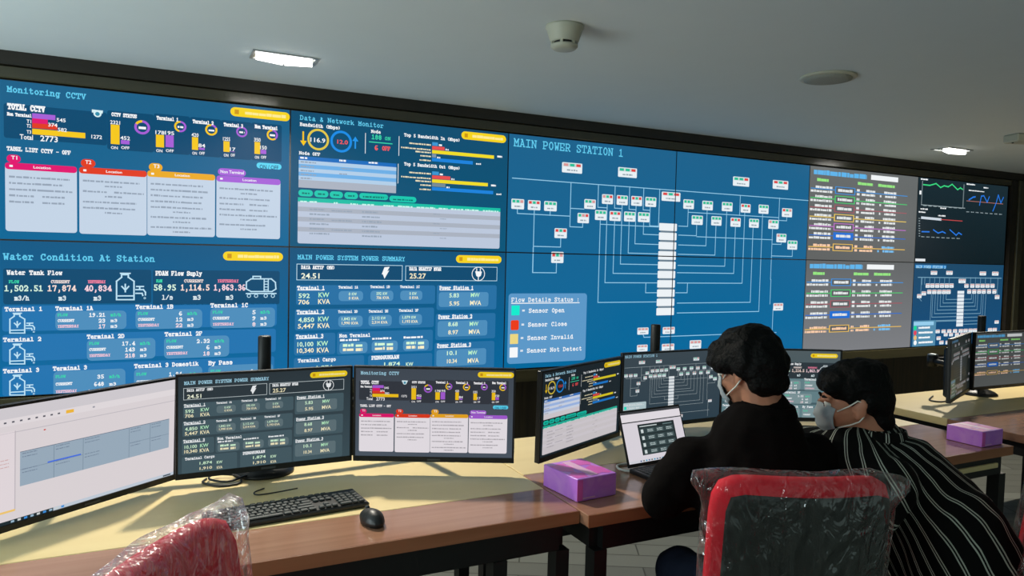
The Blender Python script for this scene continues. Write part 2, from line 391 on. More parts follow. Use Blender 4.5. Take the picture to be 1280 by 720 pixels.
class Canvas:
    """a display picture as convex polygons in normalised 0..1 co-ordinates (x right, y up). conv turns what the author types into X, Z on the region"""
    def __init__(s, X0, Z0, X1, Z1): s.R = (X0, Z0, X1, Z1); s.p = []; s.k = None
    def crop(s, x0, y0, sc): s.k = (x0, y0, sc); return s
    def q(s, x, y):
        if s.k is None: return (x, y)
        p = on_y(s.k[0] + x / s.k[2], s.k[1] + y / s.k[2]); return (p.x, p.z)
    def poly(s, pts, col, lay, col2=None): s.p.append((pts, col, lay, col2))
    def rect_(s, x0, z0, x1, z1, col, lay, rad=0.0):
        x0, x1 = sorted((x0, x1)); z0, z1 = sorted((z0, z1))
        r = min(rad, (x1 - x0) / 2.001, (z1 - z0) / 2.001)
        if r <= 0: s.poly([(x0, z0), (x1, z0), (x1, z1), (x0, z1)], col, lay)
        else:
            pts = []
            for cx, cz, a0 in ((x1 - r, z0 + r, -90), (x1 - r, z1 - r, 0), (x0 + r, z1 - r, 90), (x0 + r, z0 + r, 180)):
                for k in range(5): a = math.radians(a0 + k * 22.5); pts.append((cx + r * math.cos(a), cz + r * math.sin(a)))
            s.poly(pts, col, lay)
    def rect(s, x0, y0, x1, y1, col, lay=1, rad=0.0):
        a = s.q(x0, y0); b = s.q(x1, y1); s.rect_(a[0], b[1], b[0], a[1], col, lay, rad)
    def frame(s, x0, y0, x1, y1, col, lay=2, w=0.004):
        a = s.q(x0, y0); b = s.q(x1, y1)
        for r in ((a[0], a[1] - w, b[0], a[1]), (a[0], b[1], b[0], b[1] + w), (a[0], b[1], a[0] + w, a[1]), (b[0] - w, b[1], b[0], a[1])): s.rect_(*r, col, lay)
    def seg_(s, a, b, w, col, lay):
        a = Vector(a); b = Vector(b); d = b - a
        if d.length < 1e-9: d = Vector((1e-6, 0))
        d = d.normalized() * w / 2; n = Vector((-d.y, d.x))
        s.poly([tuple(a - d - n), tuple(b + d - n), tuple(b + d + n), tuple(a - d + n)], col, lay)
    def line(s, pts, col, lay=2, w=0.005, snap=True):
        """a polyline; nearly level or upright runs are made exactly so"""
        P = [list(s.q(*p)) for p in pts]
        if snap:
            for i in range(1, len(P)):
                dx, dz = P[i][0] - P[i - 1][0], P[i][1] - P[i - 1][1]
                if abs(dz) < abs(dx) * 0.2: P[i][1] = P[i - 1][1]
                elif abs(dx) < abs(dz) * 0.2: P[i][0] = P[i - 1][0]
        for a, b in zip(P, P[1:]): s.seg_(a, b, w, col, lay)
    def ring(s, x, y, r, w, col, lay=3, a0=0, a1=360, n=28):
        c = s.q(x, y)
        e = s.q(x + r, y); R = abs(e[0] - c[0]); w = R * w
        n = max(3, int(n * abs(a1 - a0) / 360))
        A = [math.radians(a0 + (a1 - a0) * k / n) for k in range(n + 1)]
        for a, b in zip(A, A[1:]):
            s.poly([(c[0] + rr * math.cos(t), c[1] + rr * math.sin(t)) for rr, t in ((R, a), (R, b), (R - w, b), (R - w, a))], col, lay)
    def disc(s, x, y, r, col, lay=3, n=18):
        c = s.q(x, y); R = abs(s.q(x + r, y)[0] - c[0])
        s.poly([(c[0] + R * math.cos(2 * PI * k / n), c[1] + R * math.sin(2 * PI * k / n)) for k in range(n)], col, lay)
    def shape(s, pts, col, lay=3): s.poly([s.q(*p) for p in pts], col, lay)
    def text(s, st, x0, y0, x1, h, col, lay=4, font='slab', bold=0.17):
        """baseline from (x0, y0) to x1; h = height of the capitals, all as typed"""
        a = s.q(x0, y0); b = s.q(x1, y0); H = abs(s.q(x0, y0 - h)[1] - a[1]); Wd = abs(b[0] - a[0])
        if font == 'slab':
            st_, adv = _slab(st); k = Wd / adv
            for (p, q) in st_:
                s.seg_((a[0] + p[0] * k, a[1] + p[1] * H), (a[0] + q[0] * k, a[1] + q[1] * H), H * bold, col, lay)
        else:
            tr, adv = _sans(st); k = Wd / adv
            for t in tr: s.poly([(a[0] + p[0] * k, a[1] + p[1] * H) for p in t], col, lay)
    def smear(s, x0, y0, x1, h, col, lay=4, gap=0.35, seed=None):
        """a line of print too small to read: a broken row of short marks"""
        a = s.q(x0, y0); b = s.q(x1, y0); H = abs(s.q(x0, y0 - h)[1] - a[1])
        rnd = random.Random(seed if seed is not None else int(x0 * 7 + y0 * 13))
        x = a[0]
        while x < b[0]:
            w = H * rnd.uniform(0.5, 2.6)
            s.rect_(x, a[1], min(x + w, b[0]), a[1] + H * rnd.uniform(0.75, 1.0), col, lay)
            x += w + H * gap * rnd.uniform(0.5, 1.6)
    def normalised(s):
        X0, Z0, X1, Z1 = s.R
        return [([((x - X0) / (X1 - X0), (z - Z0) / (Z1 - Z0)) for x, z in pts], col, lay, c2) for pts, col, lay, c2 in s.p]

def clip_poly(pts, x0, z0, x1, z1):
    for ax, lim, sg in ((0, x0, 1), (0, x1, -1), (1, z0, 1), (1, z1, -1)):
        out = []
        for i in range(len(pts)):
            p, q = pts[i - 1], pts[i]
            dp, dq = (p[ax] - lim) * sg, (q[ax] - lim) * sg
            if dp >= 0 and dq >= 0: out.append(q)
            elif dp >= 0 > dq or dp < 0 <= dq:
                t = dp / (dp - dq); m = (p[0] + (q[0] - p[0]) * t, p[1] + (q[1] - p[1]) * t); out.append(m)
                if dq >= 0: out.append(q)
        pts = out
        if len(pts) < 3: return []
    return pts

def picture(name, items, pal, sub, place, material, parent, lift=0.00025):
    """items: normalised polygons; sub: the part (x0,z0,x1,z1) of the picture this screen shows; place(u, v, d) -> point, d towards the viewer"""
    V = []; F = []; C = []
    x0, z0, x1, z1 = sub
    for pts, col, lay, _c in items:
        p = clip_poly(pts, x0, z0, x1, z1)
        if not p: continue
        o = len(V)
        cols = pal(col)
        for (x, z) in p:
            u, v = (x - x0) / (x1 - x0), (z - z0) / (z1 - z0)
            V.append(place(u, v, lay * lift))
            C.append(cols if not callable(cols) else cols(x, z))
        F.append(list(range(o, o + len(p))))
    me = bpy.data.meshes.new(name); me.from_pydata(V, [], F)
    ca = me.color_attributes.new('Col', 'FLOAT_COLOR', 'POINT')
    ca.data.foreach_set('color', [c for col in C for c in (*col, 1.0)])
    me.materials.append(material)
    o = bpy.data.objects.new(name, me); COL.objects.link(o); o.parent = parent
    return o

# ------------------------------------------------------------------ what the displays show
PW, PH, ZM = 1.215, 0.685, 1.511            # one display of the wall; height of the seam between the two rows
ZB, ZT = ZM - PH, ZM + PH
WHITE, YEL, VIO, PINK, RED, CYAN, GRN, ORG = (245, 248, 250), (245, 200, 25), (165, 95, 215), (225, 20, 110), (225, 60, 30), (100, 205, 240), (60, 215, 170), (235, 170, 30)

def tank(c, x, y, w, h, col='line', t=0.006):
    """line icon: a water tank with a leaf and a tap"""
    c.line([(x + w * .1, y + h), (x + w * .1, y + h * .3), (x + w * .25, y + h * .15), (x + w * .25, y + h * .05), (x + w * .45, y + h * .05), (x + w * .45, y + h * .15), (x + w * .62, y + h * .3), (x + w * .62, y + h), (x + w * .1, y + h)], col, 4, t, False)
    c.line([(x + w * .22, y), (x + w * .5, y)], col, 4, t)
    c.line([(x + w * .36, y + h * .7), (x + w * .36, y + h * .42)], col, 4, t)
    c.line([(x + w * .26, y + h * .5), (x + w * .36, y + h * .64), (x + w * .46, y + h * .5)], col, 4, t, False)
    c.line([(x + w * .15, y + h * .86), (x + w * .6, y + h * .86)], col, 4, t)
    c.line([(x + w * .68, y + h * .62), (x + w * .9, y + h * .62), (x + w * .96, y + h * .72), (x + w * .96, y + h * .82)], col, 4, t, False)
    c.line([(x + w * .68, y + h * .76), (x + w * .86, y + h * .76), (x + w * .88, y + h * .84)], col, 4, t, False)
    c.line([(x + w * .7, y + h * .5), (x + w * .9, y + h * .5)], col, 4, t)
    c.line([(x + w * .79, y + h * .5), (x + w * .79, y + h * .6)], col, 4, t)
    c.ring(x + w * .94, y + h * .94, w * .035, .5, col, 4)

def pill(c, x0, y0, x1, y1):
    """the yellow date capsule in a corner"""
    a = c.q(x0, y0); b = c.q(x1, y1); zm = (a[1] + b[1]) / 2; c.rect_(a[0], zm - .022, b[0], zm + .022, (246, 212, 30), 2, .022)
    w = x1 - x0; h = y1 - y0
    W = b[0] - a[0]; k0 = c.k; c.k = None
    c.rect_(a[0] + W * .07, zm - .011, a[0] + W * .14, zm + .011, (205, 150, 20), 3)
    c.smear(a[0] + W * .24, zm - .008, a[0] + W * .93, .016, (255, 236, 150), 4, 0.1); c.k = k0

def cctv():
    c = Canvas(-PW, ZM, 0, ZT).crop(0, 80, 3.13)
    c.rect_(-PW, ZM, 0, ZT, 'bg', 0)
    c.text('Monitoring CCTV', 25, 104, 333, 20, 'title', 4, bold=.2)
    pill(c, 903, 172, 1137, 216)
    # boxes behind the charts
    c.rect(10, 150, 418, 318, 'dark', 1, .01)
    for a in ((418, 178, 602, 346), (602, 190, 744, 356), (744, 204, 866, 366), (866, 216, 986, 376), (986, 226, 1104, 384)): c.rect(*a, 'dark', 1, .01)
    c.text('TOTAL CCTV', 27, 172, 172, 20, WHITE, 4, bold=.24)
    c.text('Non Terminal', 25, 198, 120, 11, WHITE, 4, bold=.24)
    for k, (y, x1, col, n, nx) in enumerate(((200, 214, VIO, '545', 219), (220, 184, PINK, '374', 186), (238, 222, RED, '582', 224), (262, 332, YEL, '1272', 356))):
        h = 20 if k < 3 else 22
        p0 = c.q(123, y); p1 = c.q(x1, y); hh = abs(c.q(123, y - h)[1] - p0[1])
        c.rect_(p0[0], p0[1] - hh * .5, p1[0], p0[1] + hh * .5, col, 2)
        c.text(n, nx, y + 20 + (x1 - 123) * .035, nx + (36 if len(n) == 3 else 42), 14, WHITE, 4, 'sans')
        if k: c.text('T%d' % k, 101, y + 8, 119, 13, WHITE, 4, 'sans')
    c.text('Total', 74, 292, 126, 19, WHITE, 4, 'sans'); c.text('2773', 155, 300, 224, 22, WHITE, 4, 'sans')
    c.shape([(358, 175), (402, 180), (400, 192), (358, 187)], (215, 240, 245), 3); c.disc(380, 192, 16, (215, 240, 245), 3); c.disc(380, 193, 9, (50, 140, 170), 4)
    names = iter(('CCTV STATUS', 'Terminal 1', 'Terminal 2', 'Terminal 3', 'Non Terminal'))
    def chart(x, ybase, title, bars, dx, dy, dr, f):
        c.text(next(names), x + 4, title[1], title[0], 12, WHITE, 4, bold=.24)
        w = bars[0][3]
        for (bx, top, lab, bw, col) in bars:
            c.rect(bx, top, bx + bw, ybase, col, 2); c.text(lab, bx - 2, top - 2, bx + bw + 2, 14, WHITE, 4, 'sans')
        for bb, w_ in zip(bars, ('ON', 'OFF')): c.text(w_, bb[0] + 1, ybase + 17, bb[0] + bb[4 - 1] * (.8 if w_ == 'ON' else 1), 11, WHITE, 4, 'sans')
        c.ring(dx, dy, dr, .32, VIO, 3); c.ring(dx, dy, dr, .32, YEL, 4, 90, 90 + f)
        c.smear(dx - dr * .45, dy + dr * .2, dx + dr * .5, dr * .36, WHITE)
    chart(432, 314, (534, 200), [(432, 234, '2321', 35, YEL), (472, 296, '452', 34, VIO)], 556, 246, 31, 60)
    chart(610, 326, (698, 214), [(610, 274, '178', 32, YEL), (648, 276, '195', 32, VIO)], 706, 243, 24, 170)
    chart(752, 336, (836, 228), [(752, 284, '420', 24, YEL), (779, 326, '84', 23, VIO)], 828, 256, 24, 300)
    chart(874, 344, (952, 240), [(876, 300, '1255', 24, YEL), (903, 341, '17', 18, VIO)], 948, 264, 22, 5)
    chart(996, 352, (1088, 248), [(998, 303, '350', 22, YEL), (1022, 334, '150', 22, VIO)], 1068, 276, 22, 220)
    c.text('TABEL LIST CCTV - OFF', 24, 336, 274, 14, WHITE, 4, bold=.22)
    c.rect(1006, 384, 1104, 414, (90, 215, 245), 2, .02); c.text('ON / OFF', 1018, 409, 1092, 16, (20, 90, 130), 4, 'sans')
    lows = ((20, 300, 352, 384, 664, PINK, 'T1', 78), (312, 574, 370, 402, 674, RED, 'T2', 372), (580, 842, 386, 416, 680, ORG, 'T3', 636), (852, 1098, 406, 436, 688, VIO, '', 964))
    for x0, x1, ty, y0, y1, col, t, tx in lows:
        c.rect(x0 + 2, ty, tx, ty + 36, col, 1, .02)
        if t: c.text(t, x0 + 20, ty + 20, x0 + 44, 14, WHITE, 4, 'sans')
        else: c.text('Non Terminal', x0 + 12, ty + 20, x0 + 104, 12, WHITE, 4, 'sans')
        a = c.q(x0, y0); b = c.q(x1, y1); Z0, Z1 = b[1], a[1]
        c.rect_(a[0] - .004, Z0, b[0], Z1, 'table', 2, .012)
        c.rect_(a[0] - .004, Z1 - .029, b[0], Z1, col, 3, .012)
        xm = (a[0] + b[0]) / 2; W = b[0] - a[0]
        k0 = c.k; c.k = None
        c.text('Location', xm - .032, Z1 - .019, xm + .032, .011, WHITE, 4, 'sans')
        c.rect_(a[0] + .012, Z1 - .019, a[0] + .024, Z1 - .010, WHITE, 4)
        rnd = random.Random(x0)
        n = {0: 8, 1: 9, 2: 10, 3: 10}[lows.index((x0, x1, ty, y0, y1, col, t, tx))]
        z = Z1 - .065
        for i in range(n):
            if z < Z0 + (.10 if x0 < 400 else .02): break
            c.smear(a[0] + .01, z, a[0] + W * rnd.uniform(.35, .62), .009, 'print', 4, seed=x0 + i)
            c.smear(a[0] + W * .5, z, a[0] + W * rnd.uniform(.75, .96), .009, 'print', 4, seed=x0 + i + 50)
            if rnd.random() < .5 and x0 > 100: z -= .02; c.smear(a[0] + W * .36, z, a[0] + W * .62, .008, 'print', 4, seed=x0 + i + 90)
            z -= .027
        c.k = k0
    return c

def water():
    c = Canvas(-PW, ZB, 0, ZM).crop(0, 290, 3.13)
    c.rect_(-PW, ZB, 0, ZM, 'bg', 0)
    c.text('Water Condition At Station', 10, 104, 604, 22, 'title', 4, bold=.2)
    pill(c, 874, 78, 1110, 108)
    c.rect(8, 140, 592, 278, 'dark', 1, .01); c.rect(598, 146, 1096, 282, 'dark', 1, .01)
    c.text('Water Tank Flow', 24, 164, 240, 15, WHITE, 4, bold=.24); c.text('PDAM Flow Suply', 610, 167, 790, 15, WHITE, 4, bold=.24)
    for x, xe, n, u, ux, y, col, hc in ((14, 164, '1,502.51', 'm3/h', 54, 229, (215, 245, 225), GRN), (184, 294, '17,874', 'm3', 228, 229, (250, 225, 215), (240, 225, 220)), (330, 434, '40,834', 'm3', 366, 229, (250, 215, 225), (240, 130, 160)),
                                  (602, 688, '58.95', 'l/s', 634, 226, (215, 245, 225), GRN), (708, 820, '1,114.5', 'm3', 758, 226, (250, 225, 215), (240, 225, 220)), (838, 962, '1,863.36', 'm3', 886, 226, (250, 215, 225), (240, 130, 160))):
        c.text(n, x, y, xe, 20, col, 4, bold=.2)
        lab = ('FLOW', 'CURRENT', 'YESTERDAY')[0 if hc == GRN else (1 if hc[0] == hc[2] + 20 else 2)]; c.text(lab, x + (xe - x) * .12, y - 31, x + (xe - x) * (.38 if hc == GRN else .78), 10, hc, 4, bold=.24); c.text(u, ux, y + 37, ux + 14 * len(u), 16, (225, 240, 245), 4, bold=.2)
    tank(c, 442, 160, 132, 104)
    # the tank wagon
    c.line([(985, 182), (1064, 182), (1080, 196), (1082, 222), (1066, 232), (985, 232), (966, 222), (966, 194), (985, 182)], 'line', 4, .006, False)
    c.line([(992, 180), (992, 172), (1022, 172), (1022, 180)], 'line', 4, .006)
    for x in (1036, 1052): c.line([(x, 184), (x, 232)], 'line', 4, .005)
    for k in range(4): c.line([(1036, 192 + k * 11), (1052, 192 + k * 11)], 'line', 4, .004)
    c.line([(966, 240), (1082, 240)], 'line', 4, .006)
    for x in (976, 1004, 1042, 1070): c.ring(x, 249, 8, .35, 'line', 4)
    rows = ((288, 394, 'Terminal 1', ((216, 'Terminal 1A', 214, 310, 494, 380), (532, 'Terminal 1B', 530, 304, 792, 376), (826, 'Terminal 1C', 824, 298, 1078, 372))),
            (404, 514, 'Terminal 2', ((340, 'Terminal 2D', 338, 422, 608, 496), (646, 'Terminal 2F', 642, 412, 898, 488))),
            (530, 650, 'Terminal 3', ((206, 'Terminal 3', 206, 548, 490, 640), (526, 'Terminal 3 Domestik', 524, 538, 792, 632), (818, 'By Pass', 816, 526, 1070, 622))))
    ys = (286, 402, 522); ye = (392, 506, 640)
    for r, (y0, y1, nm, subs) in enumerate(rows):
        a = c.q(4, y0); b = c.q(4, y1); e = c.q((1086, 1082, 1076)[r], (282, 384, 494)[r])
        c.rect_(a[0], b[1] + .004, e[0], a[1] - .0, 'box', 1, .012)
        c.text(nm, 16 if r == 0 else 10, (309, 430, 554)[r], (162, 158, 150)[r], 14, WHITE, 4, bold=.24)
        tank(c, 24, (318, 440, 563)[r], 112, 78, t=.005)
        for sx, st, x0, yy0, x1, yy1 in subs:
            c.text(st, sx, yy0 - 4 - (x1 - x0) * .0, sx + 13.2 * len(st), 14, WHITE, 4, bold=.24)
            c.rect(x0, yy0, x1, yy1, 'pill', 2, .02)
            h = (yy1 - yy0) / 3.1
            for k in range(3):
                y = yy0 + h * (k + .85)
                c.text(('FLOW', 'CURRENT', 'YESTERDAY')[k], x0 + 10, y, x0 + (48, 74, 92)[k], 9, (GRN, WHITE, (245, 200, 215))[k], 4, bold=.24)
                num = {'Terminal 1A': ('19.21', '23', '17'), 'Terminal 1B': ('6', '12', '22'), 'Terminal 1C': ('5', '9', '8'), 'Terminal 2D': ('17.4', '143', '218'), 'Terminal 2F': ('2.32', '6', '18'),
                       'Terminal 3': ('35', '648', '1,214'), 'Terminal 3 Domestik': ('1.84', '32', '57'), 'By Pass': ('0', '0', '0')}[st][k]
                xr = x0 + (x1 - x0) * .7
                c.text(num, xr - 12.5 * len(num), y + 2, xr, 13, (WHITE, WHITE, (250, 225, 230))[k], 4, bold=.22)
                c.text(('m3/h', 'm3', 'm3')[k], x0 + (x1 - x0) * .78, y, x0 + (x1 - x0) * (.78 + (.14 if k == 0 else .09)), 10, (GRN, WHITE, WHITE)[k], 4, bold=.24)
    return c

def network():
    c = Canvas(0, ZM, PW, ZT).crop(350, 120, 3.6)
    c.rect_(0, ZM, PW, ZT, 'bg', 0)
    c.text('Data & Network Monitor', 88, 102, 466, 18, 'title', 4, bold=.18)
    pill(c, 818, 168, 1020, 198)
    c.text('Bandwidth (Mbps)', 88, 130, 270, 13, WHITE, 4, bold=.24)
    c.ring(170, 194, 49, .2, (225, 200, 70), 3); c.text('116.9', 134, 203, 202, 19, WHITE, 4, 'sans')
    c.ring(274, 203, 49, .22, (30, 140, 230), 3); c.text('12.0', 256, 212, 304, 18, (250, 90, 90), 4, 'sans')
    c.line([(102, 160), (102, 212)], YEL, 3, .008); c.shape([(88, 198), (118, 200), (103, 222)], YEL, 3)
    c.line([(338, 190), (338, 232)], (40, 150, 235), 3, .008); c.shape([(324, 200), (352, 203), (338, 180)], (40, 150, 235), 3)
    c.line([(384, 165), (381, 256)], WHITE, 3, .003); c.line([(536, 180), (533, 266)], WHITE, 3, .003); c.line([(532, 305), (530, 392)], WHITE, 3, .003)
    c.text('Node', 410, 162, 452, 12, WHITE, 4, bold=.24)
    c.text('188', 412, 190, 456, 18, GRN, 4, bold=.22); c.text('ON', 472, 195, 496, 13, GRN, 4, bold=.22)
    c.line([(402, 204), (504, 213)], GRN, 3, .005)
    c.text('6', 426, 240, 440, 18, (250, 100, 100), 4, bold=.22); c.text('OFF', 460, 241, 495, 16, (250, 90, 90), 4, bold=.22)
    c.text('Node OFF', 84, 260, 178, 12, WHITE, 4, bold=.24)
    a = c.q(82, 268); b = c.q(522, 438); Z0 = b[1]; Z1 = a[1]; n = 8; h = (Z1 - Z0) / n
    for k in range(n):
        col = 'thead' if k == 0 else ('table' if k % 2 else (('tblue') if k < 6 else 'tgrey'))
        if k == 7: col = 'tgrey'
        c.rect_(a[0], Z1 - h * (k + 1), b[0], Z1 - h * k, col, 2)
    c.smear(88, 280, 120, 9, WHITE); c.smear(265, 293, 295, 9, WHITE); c.smear(398, 302, 440, 9, WHITE)
    for y, x1 in ((298, 160), (318, 150), (337, 150), (354, 160), (372, 140)): c.smear(90, y, x1, 7, 'print')
    c.smear(272, 328, 330, 6, 'print'); c.smear(265, 352, 300, 6, 'print')
    for x0, x1, y in ((80, 146, 420), (152, 216, 424), (222, 282, 428), (288, 350, 432), (356, 486, 436), (492, 614, 448)):
        c.rect(x0, y, x1, y + 34, (20, 200, 175), 2, .03); c.smear(x0 + 16, y + 21, x1 - 16, 8, (0, 120, 110), 4)
    c.line([(425, 452), (486, 456)], (20, 170, 150), 3, .004)
    a = c.q(78, 456); b = c.q(990, 690)
    c.rect_(a[0], b[1], b[0], a[1], 'table2', 2, .01)
    H = a[1] - b[1]
    c.rect_(a[0], a[1] - H * .09, b[0], a[1], (25, 190, 165), 3)
    for k, x in enumerate((88, 130, 240, 315, 368, 465, 530, 615, 715, 770, 835, 915)):
        c.smear(x, 478 + (x - 88) * .052, x + (30, 36, 20, 34, 54, 46, 70, 84, 40, 56, 62, 70)[k], 8, (200, 245, 238))
    for k in range(3): c.rect_(a[0], a[1] - H * (.30 + .22 * k), b[0], a[1] - H * (.20 + .22 * k), 'tgrey', 3)
    for k in range(6):
        y = 514 + k * 22
        c.smear(130, y, 200 + (k % 2) * 20, 8, 'print')
        if k % 2 == 0: c.smear(230, y + 6, 322, 7, 'print')
        c.smear(368, y + 12, 440 + (k % 3) * 8, 8, 'print'); c.smear(690 + 30 * (k % 2), y + 20, 720 + 30 * (k % 2), 4, 'print')
    for ty, yb, bars in ((178, 205, ((712, (60, 150, 210)), (742, (230, 80, 80)), (966, (240, 220, 40)), (704, (130, 150, 170)), (870, (30, 130, 220)))),
                         (310, 338, ((716, (60, 150, 210)), (768, (230, 80, 80)), (938, (240, 220, 40)), (746, (120, 140, 150)), (962, (30, 130, 220))))):
        c.text('Top 5 Bandwidth In (Mbps)' if ty < 200 else 'Top 5 Bandwidth Out (Mbps)', 560, ty, 812, 12, WHITE, 4, bold=.24)
        p = c.q(686, yb)
        for k, (x1, col) in enumerate(bars):
            z = p[1] - k * .0215; e = c.q(x1, yb + k * 20)
            c.rect_(p[0], z - .019, e[0], z, col, 2)
            c.smear(x1 + (14 if x1 > 800 else 4), yb + 16 + k * 19 + (x1 - 686) * .055, x1 + (36 if x1 > 800 else 18), 8, WHITE, seed=k)
            c.smear((582, 545, 610, 632, 628)[k], yb + 8 + k * 19, 680, 7, (235, 225, 190), seed=k)
    return c

def power():
    c = Canvas(0, ZB, PW, ZM).crop(340, 300, 4)
    c.rect_(0, ZB, PW, ZM, 'bg', 0)
    c.text('MAIN POWER SYSTEM POWER SUMMARY', 126, 92, 664, 20, 'title', 4, bold=.2)
    pill(c, 922, 78, 1150, 110)
    for x0, y0, x1, y1 in ((120, 116, 652, 202), (668, 126, 1128, 204)):
        c.rect(x0, y0, x1, y1, 'dark', 1, .01); c.frame(x0, y0, x1, y1, 'line', 2, .003)
    c.text('DAYA AKTIF (MW)', 144, 141, 312, 15, WHITE, 4, bold=.24); c.text('24.51', 143, 190, 235, 26, (245, 250, 225), 4, 'sans')
    c.text('DAYA REAKTIF MVAR', 688, 149, 846, 15, WHITE, 4, bold=.24); c.text('25.27', 688, 190, 770, 25, (250, 240, 200), 4, 'sans')
    c.shape([(562, 134), (588, 132), (574, 158), (548, 170)], WHITE, 3); c.shape([(552, 164), (586, 150), (562, 192)], WHITE, 3); c.shape([(548, 170), (574, 158), (572, 166)], WHITE, 3)
    c.ring(1034, 168, 33, .1, WHITE, 3); c.shape([(1018, 154), (1052, 156), (1046, 178), (1034, 184), (1024, 178)], WHITE, 4)
    for x in (1026, 1044): c.line([(x, 142), (x, 156)], WHITE, 4, .005)
    c.line([(1034, 184), (1034, 200)], WHITE, 4, .005)
    GN, CR_ = (215, 250, 215), (250, 240, 200)
    def row(x0, y0, x1, y1, nm, a, b, nx):
        c.rect(x0, y0, x1, y1, 'box', 1, .012); c.text(nm, nx, y0 + 22, nx + 136, 16, WHITE, 4, bold=.24)
        q = c.q(nx, y0 + 27); e = c.q(nx + 136, y0 + 27); c.rect_(q[0], q[1], e[0], q[1] + .003, WHITE, 4)
        c.text(a, nx + 6, y0 + 65, nx + 6 + (56 if len(a) < 4 else 80), 22, GN, 4, 'sans'); c.text('KW', nx + 106, y0 + 61, nx + 160, 23, (190, 245, 200), 4, 'sans')
        c.text(b, nx + 4, y0 + 97, nx + 4 + (56 if len(b) < 4 else 84), 22, CR_, 4, 'sans'); c.text('KVA', nx + 104, y0 + 95, nx + 164, 24, CR_, 4, 'sans')
    row(118, 224, 816, 318, 'Terminal 1', '592', '706', 124); row(112, 346, 810, 436, 'Terminal 2', '4,850', '5,447', 122); row(108, 470, 314, 572, 'Terminal 3', '10,100', '10,340', 118)
    c.rect(324, 462, 804, 556, 'box', 1, .012); c.text('Non Terminal', 336, 488, 490, 15, WHITE, 4, bold=.24)
    for k, (tx, ty, x0, y0, x1, y1) in enumerate(((332, 240, 332, 254, 454, 304), (492, 238, 492, 252, 606, 304), (642, 238, 642, 252, 752, 300), (330, 364, 330, 380, 452, 434), (484, 362, 482, 376, 598, 430), (636, 358, 636, 372, 750, 424),
                                                  (338, 508, 336, 514, 476, 566), (500, 500, 498, 508, 628, 560), (658, 494, 656, 502, 784, 552))):
        c.rect(x0, y0, x1, y1, 'pill', 2, .018)
        if k < 6:
            c.text(('Terminal 1A', 'Terminal 1B', 'Terminal 1C', 'Terminal 2D', 'Terminal 2E', 'Terminal 2F')[k], tx, ty, tx + 96, 11, WHITE, 4, bold=.24)
            a_, b_ = (('0', '0'), ('592', '706'), ('0', '0'), ('1,842', '1,990'), ('2,112', '2,314'), ('1,079', '1,193'))[k]
            for j, s_ in enumerate((a_, b_)):
                w_ = (x1 - x0) * (.34 if len(s_) > 3 else (.22 if len(s_) > 1 else .07)); xr = x0 + (x1 - x0) * .48
                c.text(s_, xr - w_, y0 + 22 + j * 21, xr, 14, (GN, CR_)[j], 4, 'sans'); c.text(('KW', 'KVA')[j], x0 + (x1 - x0) * .54, y0 + 22 + j * 21, x0 + (x1 - x0) * (.74, .82)[j], 14, (GN, CR_)[j], 4, 'sans')
            continue
        c.smear(tx, ty, tx + 96, 11, WHITE, seed=k)
        for j in (0, 1):
            c.smear(x0 + (x1 - x0) * (.12 if k >= 3 else .35), y0 + 22 + j * 22, x0 + (x1 - x0) * .5, 15, (GN, CR_)[j], seed=k * 2 + j, gap=.2)
            c.smear(x0 + (x1 - x0) * .58, y0 + 22 + j * 22, x0 + (x1 - x0) * .82, 15, (GN, CR_)[j], seed=k * 2 + j + 40, gap=.2)
    c.rect(106, 592, 458, 720, 'box', 1, .012); c.text('Terminal Cargo', 128, 614, 316, 15, WHITE, 4, bold=.24)
    c.rect(480, 580, 800, 710, 'box', 1, .012); c.text('PENGGUNAAN', 498, 600, 634, 16, WHITE, 4, bold=.26)
    for x in (220, 560):
        for j, y in enumerate((650, 686)):
            c.text(('1,874', '1,910')[j], x, y - (x - 220) * .05, x + 80, 18, (GN, CR_)[j], 4, 'sans'); c.text(('KW', 'KVA')[j], x + 110, y - (x - 220) * .05, x + 146, 18, (GN, CR_)[j], 4, 'sans')
    for x0, y0, x1, y1, nm, a, b in ((826, 224, 1124, 346, 'Power Station 1', '5.83', '5.95'), (820, 370, 1118, 492, 'Power Station 2', '8.68', '8.97'), (814, 516, 1112, 650, 'Power Station 3', '10.1', '10.34')):
        c.rect(x0, y0, x1, y1, 'box', 1, .012); c.text(nm, x0 + 14, y0 + 22, x0 + 182, 16, WHITE, 4, bold=.24)
        q = c.q(x0 + 14, y0 + 27); e = c.q(x0 + 182, y0 + 27); c.rect_(q[0], q[1], e[0], q[1] + .003, WHITE, 4)
        c.rect(x0 + 10, y0 + 36, x1 - 40, y0 + 108, 'pill', 2, .015)
        c.text(a, x0 + 62, y0 + 62, x0 + 110, 20, GN, 4, 'sans'); c.text('MW', x0 + 170, y0 + 60, x0 + 214, 20, (190, 245, 200), 4, 'sans')
        c.text(b, x0 + 62, y0 + 103, x0 + 112, 20, CR_, 4, 'sans'); c.text('MVA', x0 + 166, y0 + 101, x0 + 222, 22, CR_, 4, 'sans')
    return c

